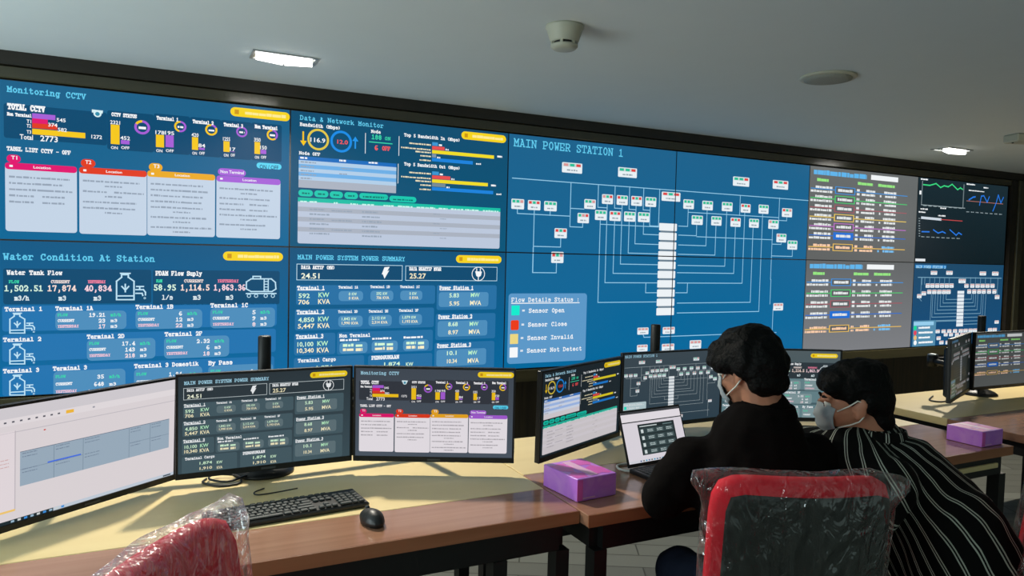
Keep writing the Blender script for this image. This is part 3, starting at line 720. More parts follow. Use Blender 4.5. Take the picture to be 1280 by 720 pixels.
NG, NR, NB = (40, 190, 150), (225, 70, 70), (190, 200, 205)
def node(c, x0, y0, x1, y1, cols='gg', lay=5):
    a = c.q(x0, y0); b = c.q(x1, y1); h = a[1] - b[1]; w = b[0] - a[0]
    c.rect_(a[0], b[1], b[0], a[1], (232, 240, 245), lay, .006)
    c.rect_(a[0] + w * .05, a[1] - h * .40, b[0] - w * .05, a[1] - h * .06, (200, 215, 215), lay + 1)
    for k in range(3):
        col = {'g': NG, 'r': NR, 'p': (220, 150, 150), 'y': (200, 190, 60)}[cols[k % len(cols)]]
        c.rect_(a[0] + w * (.08 + .31 * k), a[1] - h * .36, a[0] + w * (.30 + .31 * k), a[1] - h * .10, col, lay + 2)
    k0 = c.k; c.k = None
    c.smear(a[0] + w * .24, b[1] + h * .2, b[0] - w * .24, h * .16, (150, 165, 175), lay + 2, seed=int(x0)); c.k = k0

def station():
    c = Canvas(PW, ZB, 3 * PW, ZT)
    c.rect_(PW, ZB, 3 * PW, ZT, 'bg', 0)
    c.crop(620, 150, 4)
    c.text('MAIN POWER STATION 1', 88, 126, 637, 36, 'title', 4, bold=.15)
    LC = 'wire'; w = .0048
    c.line([(80, 289), (1570, 400)], LC, 2, w)
    for P in ([(375, 312), (370, 535), (433, 537), (433, 518)], [(372, 442), (440, 445)], [(105, 448), (105, 468), (366, 482)], [(190, 453), (184, 760)], [(270, 458), (270, 478)],
              [(188, 634), (322, 637), (322, 594)],
              [(513, 322), (510, 437), (557, 440)], [(597, 328), (594, 441), (628, 443)], [(670, 333), (668, 447), (700, 448)], [(741, 340), (738, 450), (772, 452)], [(821, 345), (814, 536), (522, 530)],
              [(773, 436), (770, 530), (820, 532)], [(740, 513), (738, 573), (818, 575)], [(702, 431), (698, 621), (818, 623)], [(667, 510), (664, 668), (818, 672)]): c.line(P, LC, 2, w)
    c.line([(632, 427), (622, 718), (816, 720)], LC, 2, w)
    c.line([(594, 507), (588, 765), (816, 767)], LC, 2, w); c.line([(557, 422), (548, 812), (816, 814)], LC, 2, w); c.line([(522, 503), (508, 912), (812, 914)], LC, 2, w)
    for a, t in (((330, 208, 430, 268), 'pgr'), ((612, 233, 705, 290), 'ggr')): node(c, *a, t)
    for a, t in (((75, 393, 138, 448), 'ggp'), ((158, 400, 220, 453), 'rgr'), ((240, 405, 302, 458), 'g'), ((442, 395, 498, 447), 'ggp'), ((408, 465, 464, 518), 'gpr'), ((531, 370, 585, 422), 'pgr'), ((605, 375, 659, 427), 'rgg'),
                 ((678, 379, 731, 431), 'rgr'), ((749, 384, 802, 436), 'g'), ((496, 450, 552, 503), 'g'), ((569, 455, 624, 507), 'rgr'), ((642, 458, 697, 510), 'g'), ((712, 461, 768, 513), 'g'),
                 ((292, 542, 353, 594), 'rgr'), ((276, 661, 336, 713), 'rgp'), ((831, 357, 919, 409), 'rgr')): node(c, *a, t)
    c.crop(820, 180, 4.5)
    for P in ([(180, 367), (178, 465), (125, 467)], [(228, 457), (228, 518), (125, 515)], [(287, 374), (280, 575), (125, 575)], [(337, 461), (331, 628), (122, 625)], [(398, 380), (388, 685), (122, 682)],
              [(447, 468), (440, 726), (118, 722)], [(500, 388), (488, 782), (118, 776)], [(547, 473), (538, 890), (118, 884)], [(601, 394), (590, 942), (118, 934)],
              [(180, 384), (690, 412)], [(475, 288), (470, 402)], [(697, 303), (690, 475)], [(690, 430), (737, 430), (737, 413)], [(228, 523), (657, 541)], [(657, 480), (648, 760)],
              [(657, 565), (705, 568), (705, 556)], [(653, 632), (768, 633), (768, 597)], [(648, 760), (640, 900)], [(660, 930), (660, 1160)]): c.line(P, LC, 2, w)
    for a, t in (((434, 180, 524, 240), 'ggr'), ((659, 200, 744, 257), 'rgr')): node(c, *a, t)
    for a, t in (((153, 310, 211, 367), 'g'), ((260, 318, 318, 374), 'g'), ((371, 325, 429, 380), 'g'), ((478, 335, 531, 388), 'rgr'), ((579, 340, 633, 394), 'g'), ((711, 360, 766, 413), 'rgp'), ((200, 401, 261, 457), 'g'), ((311, 406, 367, 461), 'g'),
                 ((420, 414, 475, 468), 'rgr'), ((525, 420, 578, 473), 'g'), ((634, 426, 688, 480), 'pgg'), ((680, 505, 733, 556), 'pgg'), ((742, 544, 795, 597), 'g')): node(c, *a, t)
    # the stack of feeders in the middle
    c.k = None
    top = on_y(824.7, 279); bot = on_y(820.3, 394.3)
    c.rect_(top.x + .01, bot.z, top.x + .127, top.z, (110, 130, 145), 2)
    n = 10; pitch = (top.z - bot.z + .013) / n
    for k in range(n):
        z = top.z - k * pitch
        c.rect_(top.x, z - pitch + .013, top.x + .137, z, (236, 242, 246), 3, .004)
    c.crop(620, 310, 4.233)
    c.line([(795, 185), (795, 236), (855, 236)], LC, 2, w); c.line([(1012, 185), (1012, 236), (950, 236)], LC, 2, w)
    c.line([(195, 0), (193, 128), (318, 128), (322, 78)], LC, 2, w)
    c.line([(780, 458), (785, 474), (1484, 462)], LC, 2, w)
    for a in ((750, 423, 808, 458), (885, 420, 943, 455), (748, 515, 803, 548), (880, 510, 940, 545)): node(c, *a, 'p')
    c.crop(0, 0, 1)
    node(c, 862, 426, 876, 436, 'p'); node(c, 967, 379, 979, 388, 'p'); c.line([(869, 436), (869, 442)], LC, 2, w)
    c.crop(620, 310, 4.233)
    c.rect(65, 240, 472, 596, 'legend', 2, .02)
    c.text('Flow Details Status :', 80, 284, 440, 20, WHITE, 5, bold=.18)
    a = c.q(78, 284); b = c.q(442, 284); c.rect_(a[0], a[1] - .012, b[0], a[1] - .007, WHITE, 5)
    for k, (t, col, x, y, xe) in enumerate((('= Sensor Open', (20, 235, 205), 80, 330, 360), ('= Sensor Close', (235, 60, 25), 76, 409, 374), ('= Sensor Invalid', (235, 215, 130), 72, 483, 406), ('= Sensor Not Detect', (245, 248, 250), 70, 555, 452))):
        c.rect(x, y - 26, x + 42, y + 26, col, 4, .01 if k == 1 else .003)
        c.text(t, x + 56, y + (12, 8, 6, 2)[k], xe, 19, WHITE, 5, bold=.2)
    return c

TSS_ROWS = ((60, 145, 220), (70, 205, 110), (165, 85, 95), (235, 200, 90), (190, 110, 200), (30, 110, 210), (235, 190, 90))
def pressure(bottom):
    c = Canvas(3 * PW, ZB if bottom else ZM, 4 * PW, ZM if bottom else ZT)
    z0, z1 = c.R[1], c.R[3]; x0 = c.R[0]
    c.rect_(x0, z0, 4 * PW, z1, 'bg', 0)
    def bx(u): return x0 + u * PW
    def bz(v): return z1 - v * PH
    c.smear(bx(.03), bz(.085), bx(.50), .036, (95, 180, 235), 4, .12, 3)
    c.rect_(bx(.54), bz(.085), bx(.80), bz(.03), (240, 244, 246), 3)
    for u, w_ in ((.06, .10), (.42, .14), (.61, .16)): c.smear(bx(u), bz(.155), bx(u + w_), .026, (150, 230, 130), 4, .1, 9)
    vs = (.235, .335, .435, .535, .635, .735, .86) if not bottom else (.235, .355, .475, .595, .75)
    cols = TSS_ROWS if not bottom else (TSS_ROWS[0], TSS_ROWS[1], TSS_ROWS[2], TSS_ROWS[5], TSS_ROWS[6])
    for k, (v, col) in enumerate(zip(vs, cols)):
        c.rect_(bx(.01), bz(v) - .003, bx(.90), bz(v) + .003, col, 2)
        fill = col == (30, 110, 210)
        c.rect_(bx(.22), bz(v + .04), bx(.40), bz(v - .04), col, 3); 
        if not fill: c.rect_(bx(.228), bz(v + .032), bx(.392), bz(v - .032), (92, 96, 98), 4)
        num = (228, 232, 232) if k < len(vs) - 1 else (250, 205, 170)
        c.smear(bx(.245), bz(v + .014), bx(.375), .021, num, 5, .15, k)
        for j in (0, 1):
            vv = v - .006 + j * .044
            c.smear(bx(.05 if j == 0 else .01), bz(vv), bx(.165), .018, num, 5, .22, k + 10 * j)
            c.smear(bx(.17), bz(vv), bx(.195), .018, num, 5, .22, k); c.smear(bx(.415), bz(vv), bx(.44), .018, num, 5, .22, k)
            c.smear(bx(.50 if j == 0 else .46), bz(vv), bx(.585), .018, num, 5, .22, k + 20 * j)
            last = (120, 190, 240) if k == len(vs) - 1 else num
            c.smear(bx(.67 if j == 0 else .68), bz(vv), bx(.79), .018, last, 5, .2, k + 30 * j)
            if j: c.smear(bx(.63), bz(vv), bx(.645), .018, last, 5)
    return c

def trends():
    c = Canvas(4 * PW, ZM, 5 * PW, ZT).crop(990, 190, 4.414)
    c.rect_(4 * PW, ZM, 5 * PW, ZT, 'bg', 0)
    g = (150, 165, 170)
    c.smear(710, 150, 750, 8, WHITE); c.smear(964, 178, 1012, 8, WHITE); c.smear(1058, 198, 1084, 8, WHITE); c.smear(976, 212, 1062, 6, WHITE)
    c.line([(720, 158), (713, 286)], g, 2, .006); c.line([(713, 290), (955, 303)], g, 2, .006); c.line([(950, 180), (944, 303)], (110, 125, 130), 2, .012)
    c.line([(725, 178), (760, 182), (795, 172), (820, 194), (840, 184), (862, 190), (884, 176), (914, 206), (930, 196), (942, 204)], (60, 215, 130), 3, .010, False)
    c.smear(702, 232, 712, 26, WHITE)
    c.line([(978, 262), (1000, 248), (1012, 246)], (40, 120, 225), 3, .012, False)
    c.line([(1036, 292), (1046, 242), (1060, 240), (1078, 276), (1090, 246)], (40, 120, 225), 3, .010, False)
    c.line([(1110, 324), (1128, 280), (1140, 236), (1154, 280), (1168, 250)], (40, 120, 225), 3, .010, False)
    c.line([(964, 268), (1166, 282)], (190, 120, 110), 2, .004)
    for k in range(8): c.smear(962 + k * 26, 331 + k * 2, 978 + k * 26, 5, g); c.smear(724 + k * 28, 297 + k * 2, 742 + k * 28, 5, g)
    c.smear(708, 316, 748, 8, WHITE); c.smear(698, 333, 736, 8, WHITE); c.smear(806, 354, 846, 8, WHITE); c.smear(818, 312, 850, 8, WHITE)
    c.line([(716, 362), (820, 372)], (205, 215, 225), 3, .020, False); c.line([(820, 372), (940, 381)], (200, 75, 75), 3, .006, False)
    c.line([(716, 440), (756, 441)], (40, 120, 225), 3, .010, False); c.line([(780, 430), (806, 448), (830, 440), (846, 448)], (40, 120, 225), 3, .010, False); c.line([(872, 430), (906, 460), (920, 446), (936, 456)], (40, 120, 225), 3, .010, False)
    for k in range(8): c.smear(712 + k * 28, 470 + k * 1.4, 730 + k * 28, 5, g); c.smear(698, 368 + k * 14, 706, 5, g)
    c.rect(680, 590, 734, 606, (228, 232, 236), 3)
    return c

def station_two():
    c = Canvas(4 * PW, ZB, 5 * PW, ZM).crop(1130, 300, 5.14)
    c.rect_(4 * PW, ZB, 5 * PW, ZM, 'bg', 0)
    c.rect(72, 156, 272, 180, (40, 130, 200), 2); c.text('MAIN POWER STATION 2', 78, 176, 266, 15, (170, 220, 245), 4, bold=.2)
    w = .0065; L = 'wire'
    c.line([(90, 238), (628, 242)], L, 2, w)
    for x in (116, 134, 166, 198, 230, 262, 292, 398, 430, 462, 494, 526, 560): c.line([(x, 240), (x, 285)], L, 2, .005)
    c.line([(606, 242), (600, 350)], L, 2, .005); c.line([(112, 240), (98, 348)], L, 2, .005)
    for x, y in ((192, 208), (292, 208), (508, 212), (588, 213)): node(c, x - 20, y - 12, x + 20, y + 14, 'p')
    node(c, 352, 248, 396, 276, 'p')
    xs = (152, 182, 213, 244, 275, 305); xs2 = (162, 194, 226, 257, 286)
    for x in xs: node(c, x - 13, 278, x + 13, 306, 'p')
    for x in xs2: node(c, x - 13, 318, x + 13, 346, 'p')
    for x in (402, 440, 474, 506, 538, 570): node(c, x - 13, 280, x + 13, 306, 'p')
    for x in (420, 452, 484, 514, 548, 582): node(c, x - 12, 316, x + 12, 344, 'p')
    for x, y in ((97, 360), (126, 342), (600, 366)): node(c, x - 14, y - 13, x + 14, y + 13, 'p')
    for k in range(10):
        y = 326 + k * 23.4; x = 366 - k * .9
        c.rect(x - 21, y, x + 21, y + 19, (228, 236, 242), 3)
    for k, (xl, xr) in enumerate(((272, 436), (254, 448), (236, 462), (218, 476), (202, 500), (186, 512), (176, 528))):
        y = 382 + k * 23; c.line([(xl, 346), (xl - 2, y), (345, y)], L, 2, .005); c.line([(xr, 346), (xr - 2, y - 2), (386, y - 2)], L, 2, .005)
    c.line([(190, 525), (340, 525)], L, 2, .005); c.line([(384, 543), (484, 543)], L, 2, .005); c.line([(112, 392), (98, 376)], L, 2, .005, False)
    for x in (216, 254, 291, 328, 365, 396, 428, 457, 486, 554, 584): node(c, x - 13, 578 - (x - 216) * .03, x + 13, 600 - (x - 216) * .03, 'p')
    for x in (268, 302, 340, 374, 410): node(c, x - 12, 598, x + 12, 620, 'p')
    node(c, 584, 518, 610, 538, 'p')
    for x, y in ((222, 632), (240, 660), (280, 660), (300, 656), (340, 655), (380, 654)): node(c, x - 13, y - 10, x + 13, y + 12, 'p')
    c.rect(60, 520, 198, 690, 'legend', 3, .01); c.rect(62, 528, 190, 548, (150, 205, 235), 4)
    for k, col in enumerate(((20, 215, 150), (225, 70, 90), (235, 190, 120), (245, 248, 250))):
        c.disc(70, 567 + k * 32, 10, col, 5); c.smear(92, 572 + k * 32, 165 + (k % 2) * 18, 13, WHITE, 5, .1)
    return c

def sheet():
    """a spreadsheet page in a browser, 0..1 x 0..1"""
    c = Canvas(0, 0, 1, 1); R = c.rect_
    R(0, 0, 1, 1, (216, 208, 211), 0)
    R(0, .90, 1, 1, (205, 200, 205), 1); R(0, .84, 1, .90, (222, 215, 218), 1); R(0, .775, 1, .782, (190, 184, 190), 1)
    for k in range(9): R(.03 + k * .036, .862, .042 + k * .036, .876, (90, 90, 100), 2)
    R(.36, .855, .40, .885, (235, 180, 60), 2); R(.5, .862, .512, .876, (150, 150, 160), 2)
    R(0, .10, .12, .79, (222, 212, 216), 1); R(.115, .10, .12, .79, (190, 182, 188), 2); R(.02, .10, .12, .118, (235, 195, 110), 2)
    for k in range(3): c.smear(.02, .55 - k * .03, .09, .008, (205, 170, 170), 2, seed=k)
    c.disc(.255, .748, .006, (200, 60, 50), 2)
    R(.14, .30, .965, .60, (150, 168, 184), 1)
    for x in (.30, .45, .71, .84): R(x, .30, x + .003, .60, (120, 138, 155), 2)
    R(.14, .44, .45, .446, (130, 148, 165), 2); R(.71, .44, .965, .446, (130, 148, 165), 2); R(.14, .594, .965, .60, (110, 122, 140), 2)
    R(.27, .445, .44, .458, (70, 110, 220), 3)
    for k in range(5):
        for j in range(4): c.smear((.15, .31, .46, .72, .85)[k], .575 - j * .028 - (0 if j < 2 else .08), (.22, .38, .54, .78, .91)[k], .008, (115, 130, 150), 3, seed=k * 4 + j)
    R(0, 0, 1, .030, (190, 200, 212), 1); R(.0, .0, .30, .030, (30, 44, 50), 2)
    for k in range(9): R(.10 + k * .030, .006, .115 + k * .030, .024, ((150, 180, 200), (200, 205, 205), (60, 140, 215))[k % 3], 3)
    R(.93, .006, .98, .02, (70, 80, 90), 2)
    return c

def browser():
    c = Canvas(0, 0, 1, 1); R = c.rect_
    R(0, 0, 1, 1, (214, 208, 216), 0); R(0, .955, 1, 1, (60, 62, 66), 1); R(0, .80, 1, .955, (222, 216, 222), 1); R(0, .785, 1, .805, (40, 44, 48), 2)
    R(.24, .13, .86, .735, (34, 44, 46), 1)
    R(.27, .68, .56, .70, (190, 200, 200), 2); R(.66, .675, .82, .70, (90, 110, 112), 2)
    for k in range(4):
        z = .56 - k * .135
        R(.26, z - .02, .84, z + .095, (50, 64, 66), 2); R(.28, z, .32, z + .07, (200, 210, 210), 3)
        for j in range(3): R(.38 + j * .16, z, .50 + j * .16, z + .075, (72, 88, 90), 3); c.smear(.39 + j * .16, z + .045, .48 + j * .16, .014, (190, 205, 205), 4, seed=k * 3 + j); c.smear(.39 + j * .16, z + .015, .48 + j * .16, .014, (190, 205, 205), 4, seed=k * 3 + j + 9)
    R(0, 0, 1, .05, (205, 205, 212), 1)
    for k in range(14): R(.18 + k * .045, .012, .205 + k * .045, .04, ((90, 110, 150), (120, 120, 120), (60, 150, 190))[k % 3], 2)
    return c

def palette(bg_top, bg_bot, dark, box, pil, table, prt, title, line, thead=(30, 110, 190), tblue=(110, 175, 230), tgrey=(170, 178, 190), legend=(92, 152, 200), wire=(150, 205, 235), table2=None, dim=1.0, tint=(1, 1, 1)):
    d = dict(dark=dark, box=box, pill=pil, table=table, print=prt, title=title, line=line, thead=thead, tblue=tblue, tgrey=tgrey, legend=legend, wire=wire, table2=table2 or table)
    L0, L1 = lin(bg_bot), lin(bg_top)
    def f(col):
        if col == 'bg': return lambda x, z: tuple(L0[i] + (L1[i] - L0[i]) * z for i in range(3))
        c = lin(d[col] if isinstance(col, str) else col)
        if isinstance(col, str): return c
        return tuple(c[i] * dim * tint[i] for i in range(3))
    return f
BLUE = dict(dark=(8, 74, 112), box=(38, 112, 164), pil=(78, 142, 188), table=(196, 212, 230), prt=(150, 164, 182), title=CYAN, line=(190, 228, 246), tgrey=(172, 180, 194))
SLATE = dict(dark=(44, 54, 60), box=(66, 86, 94), pil=(90, 108, 114), table=(222, 216, 222), prt=(165, 160, 166), title=(150, 195, 215), line=(190, 200, 204), legend=(170, 190, 195), wire=(160, 172, 176), tblue=(150, 175, 220), tgrey=(200, 194, 200), thead=(60, 110, 180))

# ------------------------------------------------------------------ the room
CZ = 2.312                                   # ceiling height
XL, XR, YR = -3.2, 7.6, -6.2                 # side walls and the open rear of the room
struct(MB().box(XL, XR, YR, .20, -.06, 0), 'floor', MT['floor'])
struct(MB().box(XL, XR, YR, .20, CZ, CZ + .06), 'ceiling', MT['ceiling'])
struct(MB().box(XL, XR, .122, .20, 0, CZ), 'wall_back', MT['wall'])
struct(MB().box(XL - .08, XL, YR, .20, 0, CZ), 'wall_left', MT['plaster'])
struct(MB().box(XR, XR + .08, YR, .20, 0, CZ), 'wall_right', MT['plaster'])
WX0, WX1 = -PW, 5 * PW
struct(MB().box(XL, XR, -.03, .122, ZT + .058, CZ), 'trim_1', MT['band'])                       # dark band under the ceiling
struct(MB().box(WX0 - .05, WX1 + .03, -.012, .122, ZT + .004, ZT + .056, .004), 'trim_2', MT['strip'])   # strips around the displays
struct(MB().box(WX0 - .05, WX1 + .03, -.012, .122, ZB - .078, ZB - .004, .004), 'trim_3', MT['strip'])
struct(MB().box(WX1 + .032, WX1 + .11, -.02, .122, 0.0, ZT + .056), 'trim_4', MT['band'])
struct(MB().box(WX1 + .112, WX1 + .19, -.035, .122, 0.0, ZT + .056, .006), 'trim_5', MT['strip'])
struct(MB().box(WX0 - .13, WX0 - .052, -.02, .122, 0.0, ZT + .056), 'trim_6', MT['band'])
struct(MB().box(XL, XR, .09, .122, 0, .10), 'baseboard_back', MT['band'])

# ------------------------------------------------------------------ the display wall: 12 displays
D = dict(cctv=cctv(), water=water(), network=network(), power=power(), station=station(), high=pressure(False), low=pressure(True), trends=trends(), two=station_two(), sheet=sheet(), browser=browser())
N = {k: v.normalised() for k, v in D.items()}
PAL_WALL = {
    'cctv': palette((28, 96, 136), (2, 102, 150), **BLUE), 'water': palette((12, 88, 132), (2, 106, 162), **{**BLUE, 'box': (34, 116, 176)}),
    'network': palette((18, 78, 112), (4, 86, 122), **{**BLUE, 'table': (178, 206, 232), 'table2': (188, 200, 220), 'tgrey': (170, 178, 192)}), 'power': palette((10, 82, 122), (2, 102, 156), **BLUE),
    'station': palette((30, 98, 140), (0, 104, 156), **BLUE), 'high': palette((104, 108, 108), (96, 98, 97), **BLUE), 'low': palette((98, 101, 102), (124, 126, 130), **BLUE),
    'trends': palette((26, 44, 52), (12, 28, 34), **BLUE), 'two': palette((26, 72, 104), (16, 76, 122), **{**BLUE, 'wire': (120, 165, 190), 'legend': (84, 140, 172)})}
def wall_display(col, row, key, sub, label):
    x0 = (col - 1) * PW; z0 = ZB if row else ZM
    t = thing('video_display', label, 'display', (x0 + PW / 2, .11, z0), 0, 'displays of the video wall')
    g = .0034
    b = MB(); b.box(-PW / 2 + .0006, PW / 2 - .0006, -.108, .0, .0006, PH - .0006); b.build('casing', MT['plastic'], t)
    def place(u, v, d): return (-PW / 2 + g + u * (PW - 2 * g), -.1085 - d, g + v * (PH - 2 * g))
    picture('screen', N[key], PAL_WALL[key], sub, place, MT['screen'], t)
FULL = (0, 0, 1, 1)
wall_display(0, 0, 'cctv', FULL, 'large wall display titled Monitoring CCTV, with four white tables')
wall_display(0, 1, 'water', FULL, 'large wall display titled Water Condition At Station, with tank icons')
wall_display(1, 0, 'network', FULL, 'large wall display titled Data & Network Monitor, with pale tables and bars')
wall_display(1, 1, 'power', FULL, 'large wall display titled MAIN POWER SYSTEM POWER SUMMARY')
wall_display(2, 0, 'station', (0, .5, .5, 1), 'blue wall display with the title MAIN POWER STATION 1 and wiring nodes')
wall_display(3, 0, 'station', (.5, .5, 1, 1), 'blue wall display of wiring nodes beside the upper grey display, above its blue twin')
wall_display(2, 1, 'station', (0, 0, .5, .5), 'blue wall display with the legend Flow Details Status')
wall_display(3, 1, 'station', (.5, 0, 1, .5), 'blue wall display of wiring lines behind the head of the person in black')
wall_display(4, 0, 'high', FULL, 'grey wall display with seven rows of coloured lines, in the upper row')
wall_display(4, 1, 'low', FULL, 'grey wall display with five rows of coloured lines, in the lower row')
wall_display(5, 0, 'trends', FULL, 'near-black wall display with green, red and blue trend lines')
wall_display(5, 1, 'two', FULL, 'blue wall display of a small wiring diagram at the lower end, under the near-black one')

# ------------------------------------------------------------------ ceiling fittings
def downlight(x, y, label, w=.24, d=.115):
    t = thing('recessed_downlight', label, 'ceiling lamp', (x, y, CZ), 0, 'recessed ceiling lamps')
    f = MB()
    for a in ((-w / 2 - .012, w / 2 + .012, -d / 2 - .012, -d / 2), (-w / 2 - .012, w / 2 + .012, d / 2, d / 2 + .012), (-w / 2 - .012, -w / 2, -d / 2, d / 2), (w / 2, w / 2 + .012, -d / 2, d / 2)):
        f.box(*a, -.006, -.0002)
    f.build('frame', MT['silver'], t)
    MB().box(-w / 2, w / 2, -d / 2, d / 2, -.003, -.0004).build('reflector', MT['reflector'], t)
    for s in (-1, 1):
        MB().tube([(s * w * .47, -.022, -.016), (s * w * .02, .012, -.016)], .013, 10).build('lamp_tube', MT['lamp'], t)
    l = bpy.data.lights.new('lamp_light', 'SPOT'); l.energy = LAMP_W; l.spot_size = math.radians(150); l.spot_blend = .5; l.shadow_soft_size = .05; l.color = (1.0, .93, .80)
    o = bpy.data.objects.new('lamp_light', l); COL.objects.link(o); o.parent = t; o.location = (0, 0, -.045)
    return t
DL = []
p = on_z(355, 72, CZ); downlight(p.x, p.y, 'recessed ceiling lamp with two bright tubes above the display titled Monitoring CCTV')
p = on_z(1190, 187, CZ); downlight(p.x, p.y, 'recessed ceiling lamp above the grey and near-black displays, next to the ceiling edge')

sm = on_z(706, 33, CZ)
t = thing('smoke_detector', 'white cone-shaped smoke detector on the ceiling', 'smoke detector', (sm.x, sm.y, CZ))
t.scale = (1.18, 1.18, 1.18)
MB().lathe([(.058, -.0003), (.058, -.006), (.054, -.012), (.043, -.046), (.042, -.048)], (0, 0, 0), 40).build('base', MT['offwhite'], t)
MB().lathe([(.034, -.048), (.034, -.056)], (0, 0, 0), 32).build('vent_ring', MT['plastic'], t)
b = MB()
for k in range(6): a = 2 * PI * k / 6 + .3; b.box(-.004, .004, .033, .041, -.058, -.047, 0, Matrix.Rotation(a, 4, 'Z'))
b.lathe([(.041, -.056), (.041, -.061), (.034, -.068), (.02, -.070)], (0, 0, 0), 40); b.build('cap', MT['offwhite'], t)
sp = on_z(1035, 96, CZ)
t = thing('ceiling_speaker', 'round flat grille of a speaker on the ceiling', 'ceiling speaker', (sp.x, sp.y, CZ))
MB().lathe([(.118, -.0003), (.118, -.005), (.112, -.010), (.100, -.010)], (0, 0, 0), 48).build('rim', MT['offwhite'], t)
b = MB().lathe([(.100, -.006), (.099, -.014), (.07, -.020), (.02, -.022)], (0, 0, 0), 48)
b.build('grille', mat('speaker_grille', (150, 152, 142), .7, .3, bump=.5, bscale=220), t)
bx_ = on_z(1277, 167, CZ)
t = thing('ceiling_detector', 'olive-white box-shaped detector on the ceiling at the far end', 'detector', (bx_.x + .10, bx_.y, CZ), -.35)
MB().box(-.14, .14, -.06, .06, -.05, -.0003, .008).build('body', MT['offwhite'], t)
MB().lathe([(.006, -.05), (.006, -.055)], (-.12, 0, 0), 12).build('indicator', MT['plastic'], t)

# ------------------------------------------------------------------ desks
DZ = .74
def desk(name_label, x0, x1, yf, yj, yb, legs):
    t = thing('console_desk', name_label, 'desk', ((x0 + x1) / 2, (yf + yb) / 2, 0), 0, 'console desks')
    ox, oy = -(x0 + x1) / 2, -(yf + yb) / 2
    def B(mb, *a, **k): return mb.box(a[0] + ox, a[1] + ox, a[2] + oy, a[3] + oy, a[4], a[5], **k)
    B(MB(), x0, x1, yj, yb, DZ - .038, DZ, bev=.002).build('beige_top', MT['beige'], t)['label'] = 'pale beige rear part of the top'
    fr = MB(); B(fr, x0, x1, yf, yj - .0006, DZ - .038, DZ - .0005, bev=.002); o = fr.build('front_top', MT['brown'], t); o['label'] = 'brown wood-look front strip'
    B(MB(), x0, x1, yf - .0025, yf - .0004, DZ - .038, DZ - .001).build('edge_band', MT['edge'], t)
    r = MB(); B(r, x0 + .06, x1 - .06, yf + .01, yf + .04, DZ - .115, DZ - .039); 
    r.build('rail', MT['blackmetal'], t); r = MB(); B(r, x0 + .06, x1 - .06, yb - .06, yb - .03, DZ - .115, DZ - .039)
    r.build('rail', MT['blackmetal'], t)
    B(MB(), x0 + .1, x1 - .1, yb - .02, yb - .005, .30, DZ - .039).build('modesty_panel', MT['blackpanel'], t)
    for lx in legs:
        for ly in (yf + .005, yb - .075):
            g = MB(); B(g, lx - .022, lx + .022, ly, ly + .05, .012, DZ - .1152); B(g, lx - .026, lx + .026, ly - .004, ly + .054, 0, .0125)
            g.build('leg', MT['blackmetal'], t)
        g = MB(); B(g, lx - .02, lx + .02, yf + .056, yb - .076, .06, .10); g.build('foot_rail', MT['blackmetal'], t); g = MB(); B(g, lx - .02, lx + .02, yf + .041, yb - .061, DZ - .115, DZ - .0395); g.build('side_rail', MT['blackmetal'], t)
    return t
YF, YB = -1.955, -1.13
desk('console desk with the black keyboard and mouse on it', -1.30, .530, YF, -1.735, YB, (-1.20, .275, .48))
dk2 = desk('console desk with the laptop and both purple boxes on it', .534, 2.655, -2.0, -1.582, YB, (.585, 2.60))
b = MB(); b.box(2.14 - 1.5945, 2.56 - 1.5945, -1.999 + 1.565, -1.70 + 1.565, .655, .676, .002); b.build('pull_out_shelf', MT['beige'], dk2)['label'] = 'light wood shelf under the top'
desk('console desk at the far end, apart from the other two', 2.90, 5.3, -1.925, -1.56, YB + .1, (3.0, 5.2))
# ------------------------------------------------------------------ monitors and their pole stands
MW, MH = .545, .325
PAL_MON = {
    'cctv': palette((62, 70, 80), (72, 82, 94), **{**SLATE, 'dark': (48, 52, 60)}, dim=.86, tint=(1, .96, .97)), 'power': palette((42, 52, 58), (56, 74, 82), **SLATE, dim=.82),
    'network': palette((24, 34, 40), (26, 38, 44), **{**SLATE, 'table': (196, 204, 220), 'table2': (196, 190, 194)}, dim=.72), 'station': palette((58, 70, 78), (44, 62, 74), **SLATE, dim=.8),
    'water': palette((78, 90, 94), (64, 90, 98), **{**SLATE, 'box': (96, 124, 130), 'pil': (120, 142, 146)}, dim=.85), 'two': palette((20, 26, 26), (26, 32, 32), **{**SLATE, 'wire': (60, 70, 68), 'legend': (60, 80, 70)}, dim=.22),
    'low': palette((66, 70, 70), (76, 80, 80), **SLATE, dim=.55), 'sheet': palette((0, 0, 0), (0, 0, 0), **SLATE), 'browser': palette((0, 0, 0), (0, 0, 0), **SLATE)}
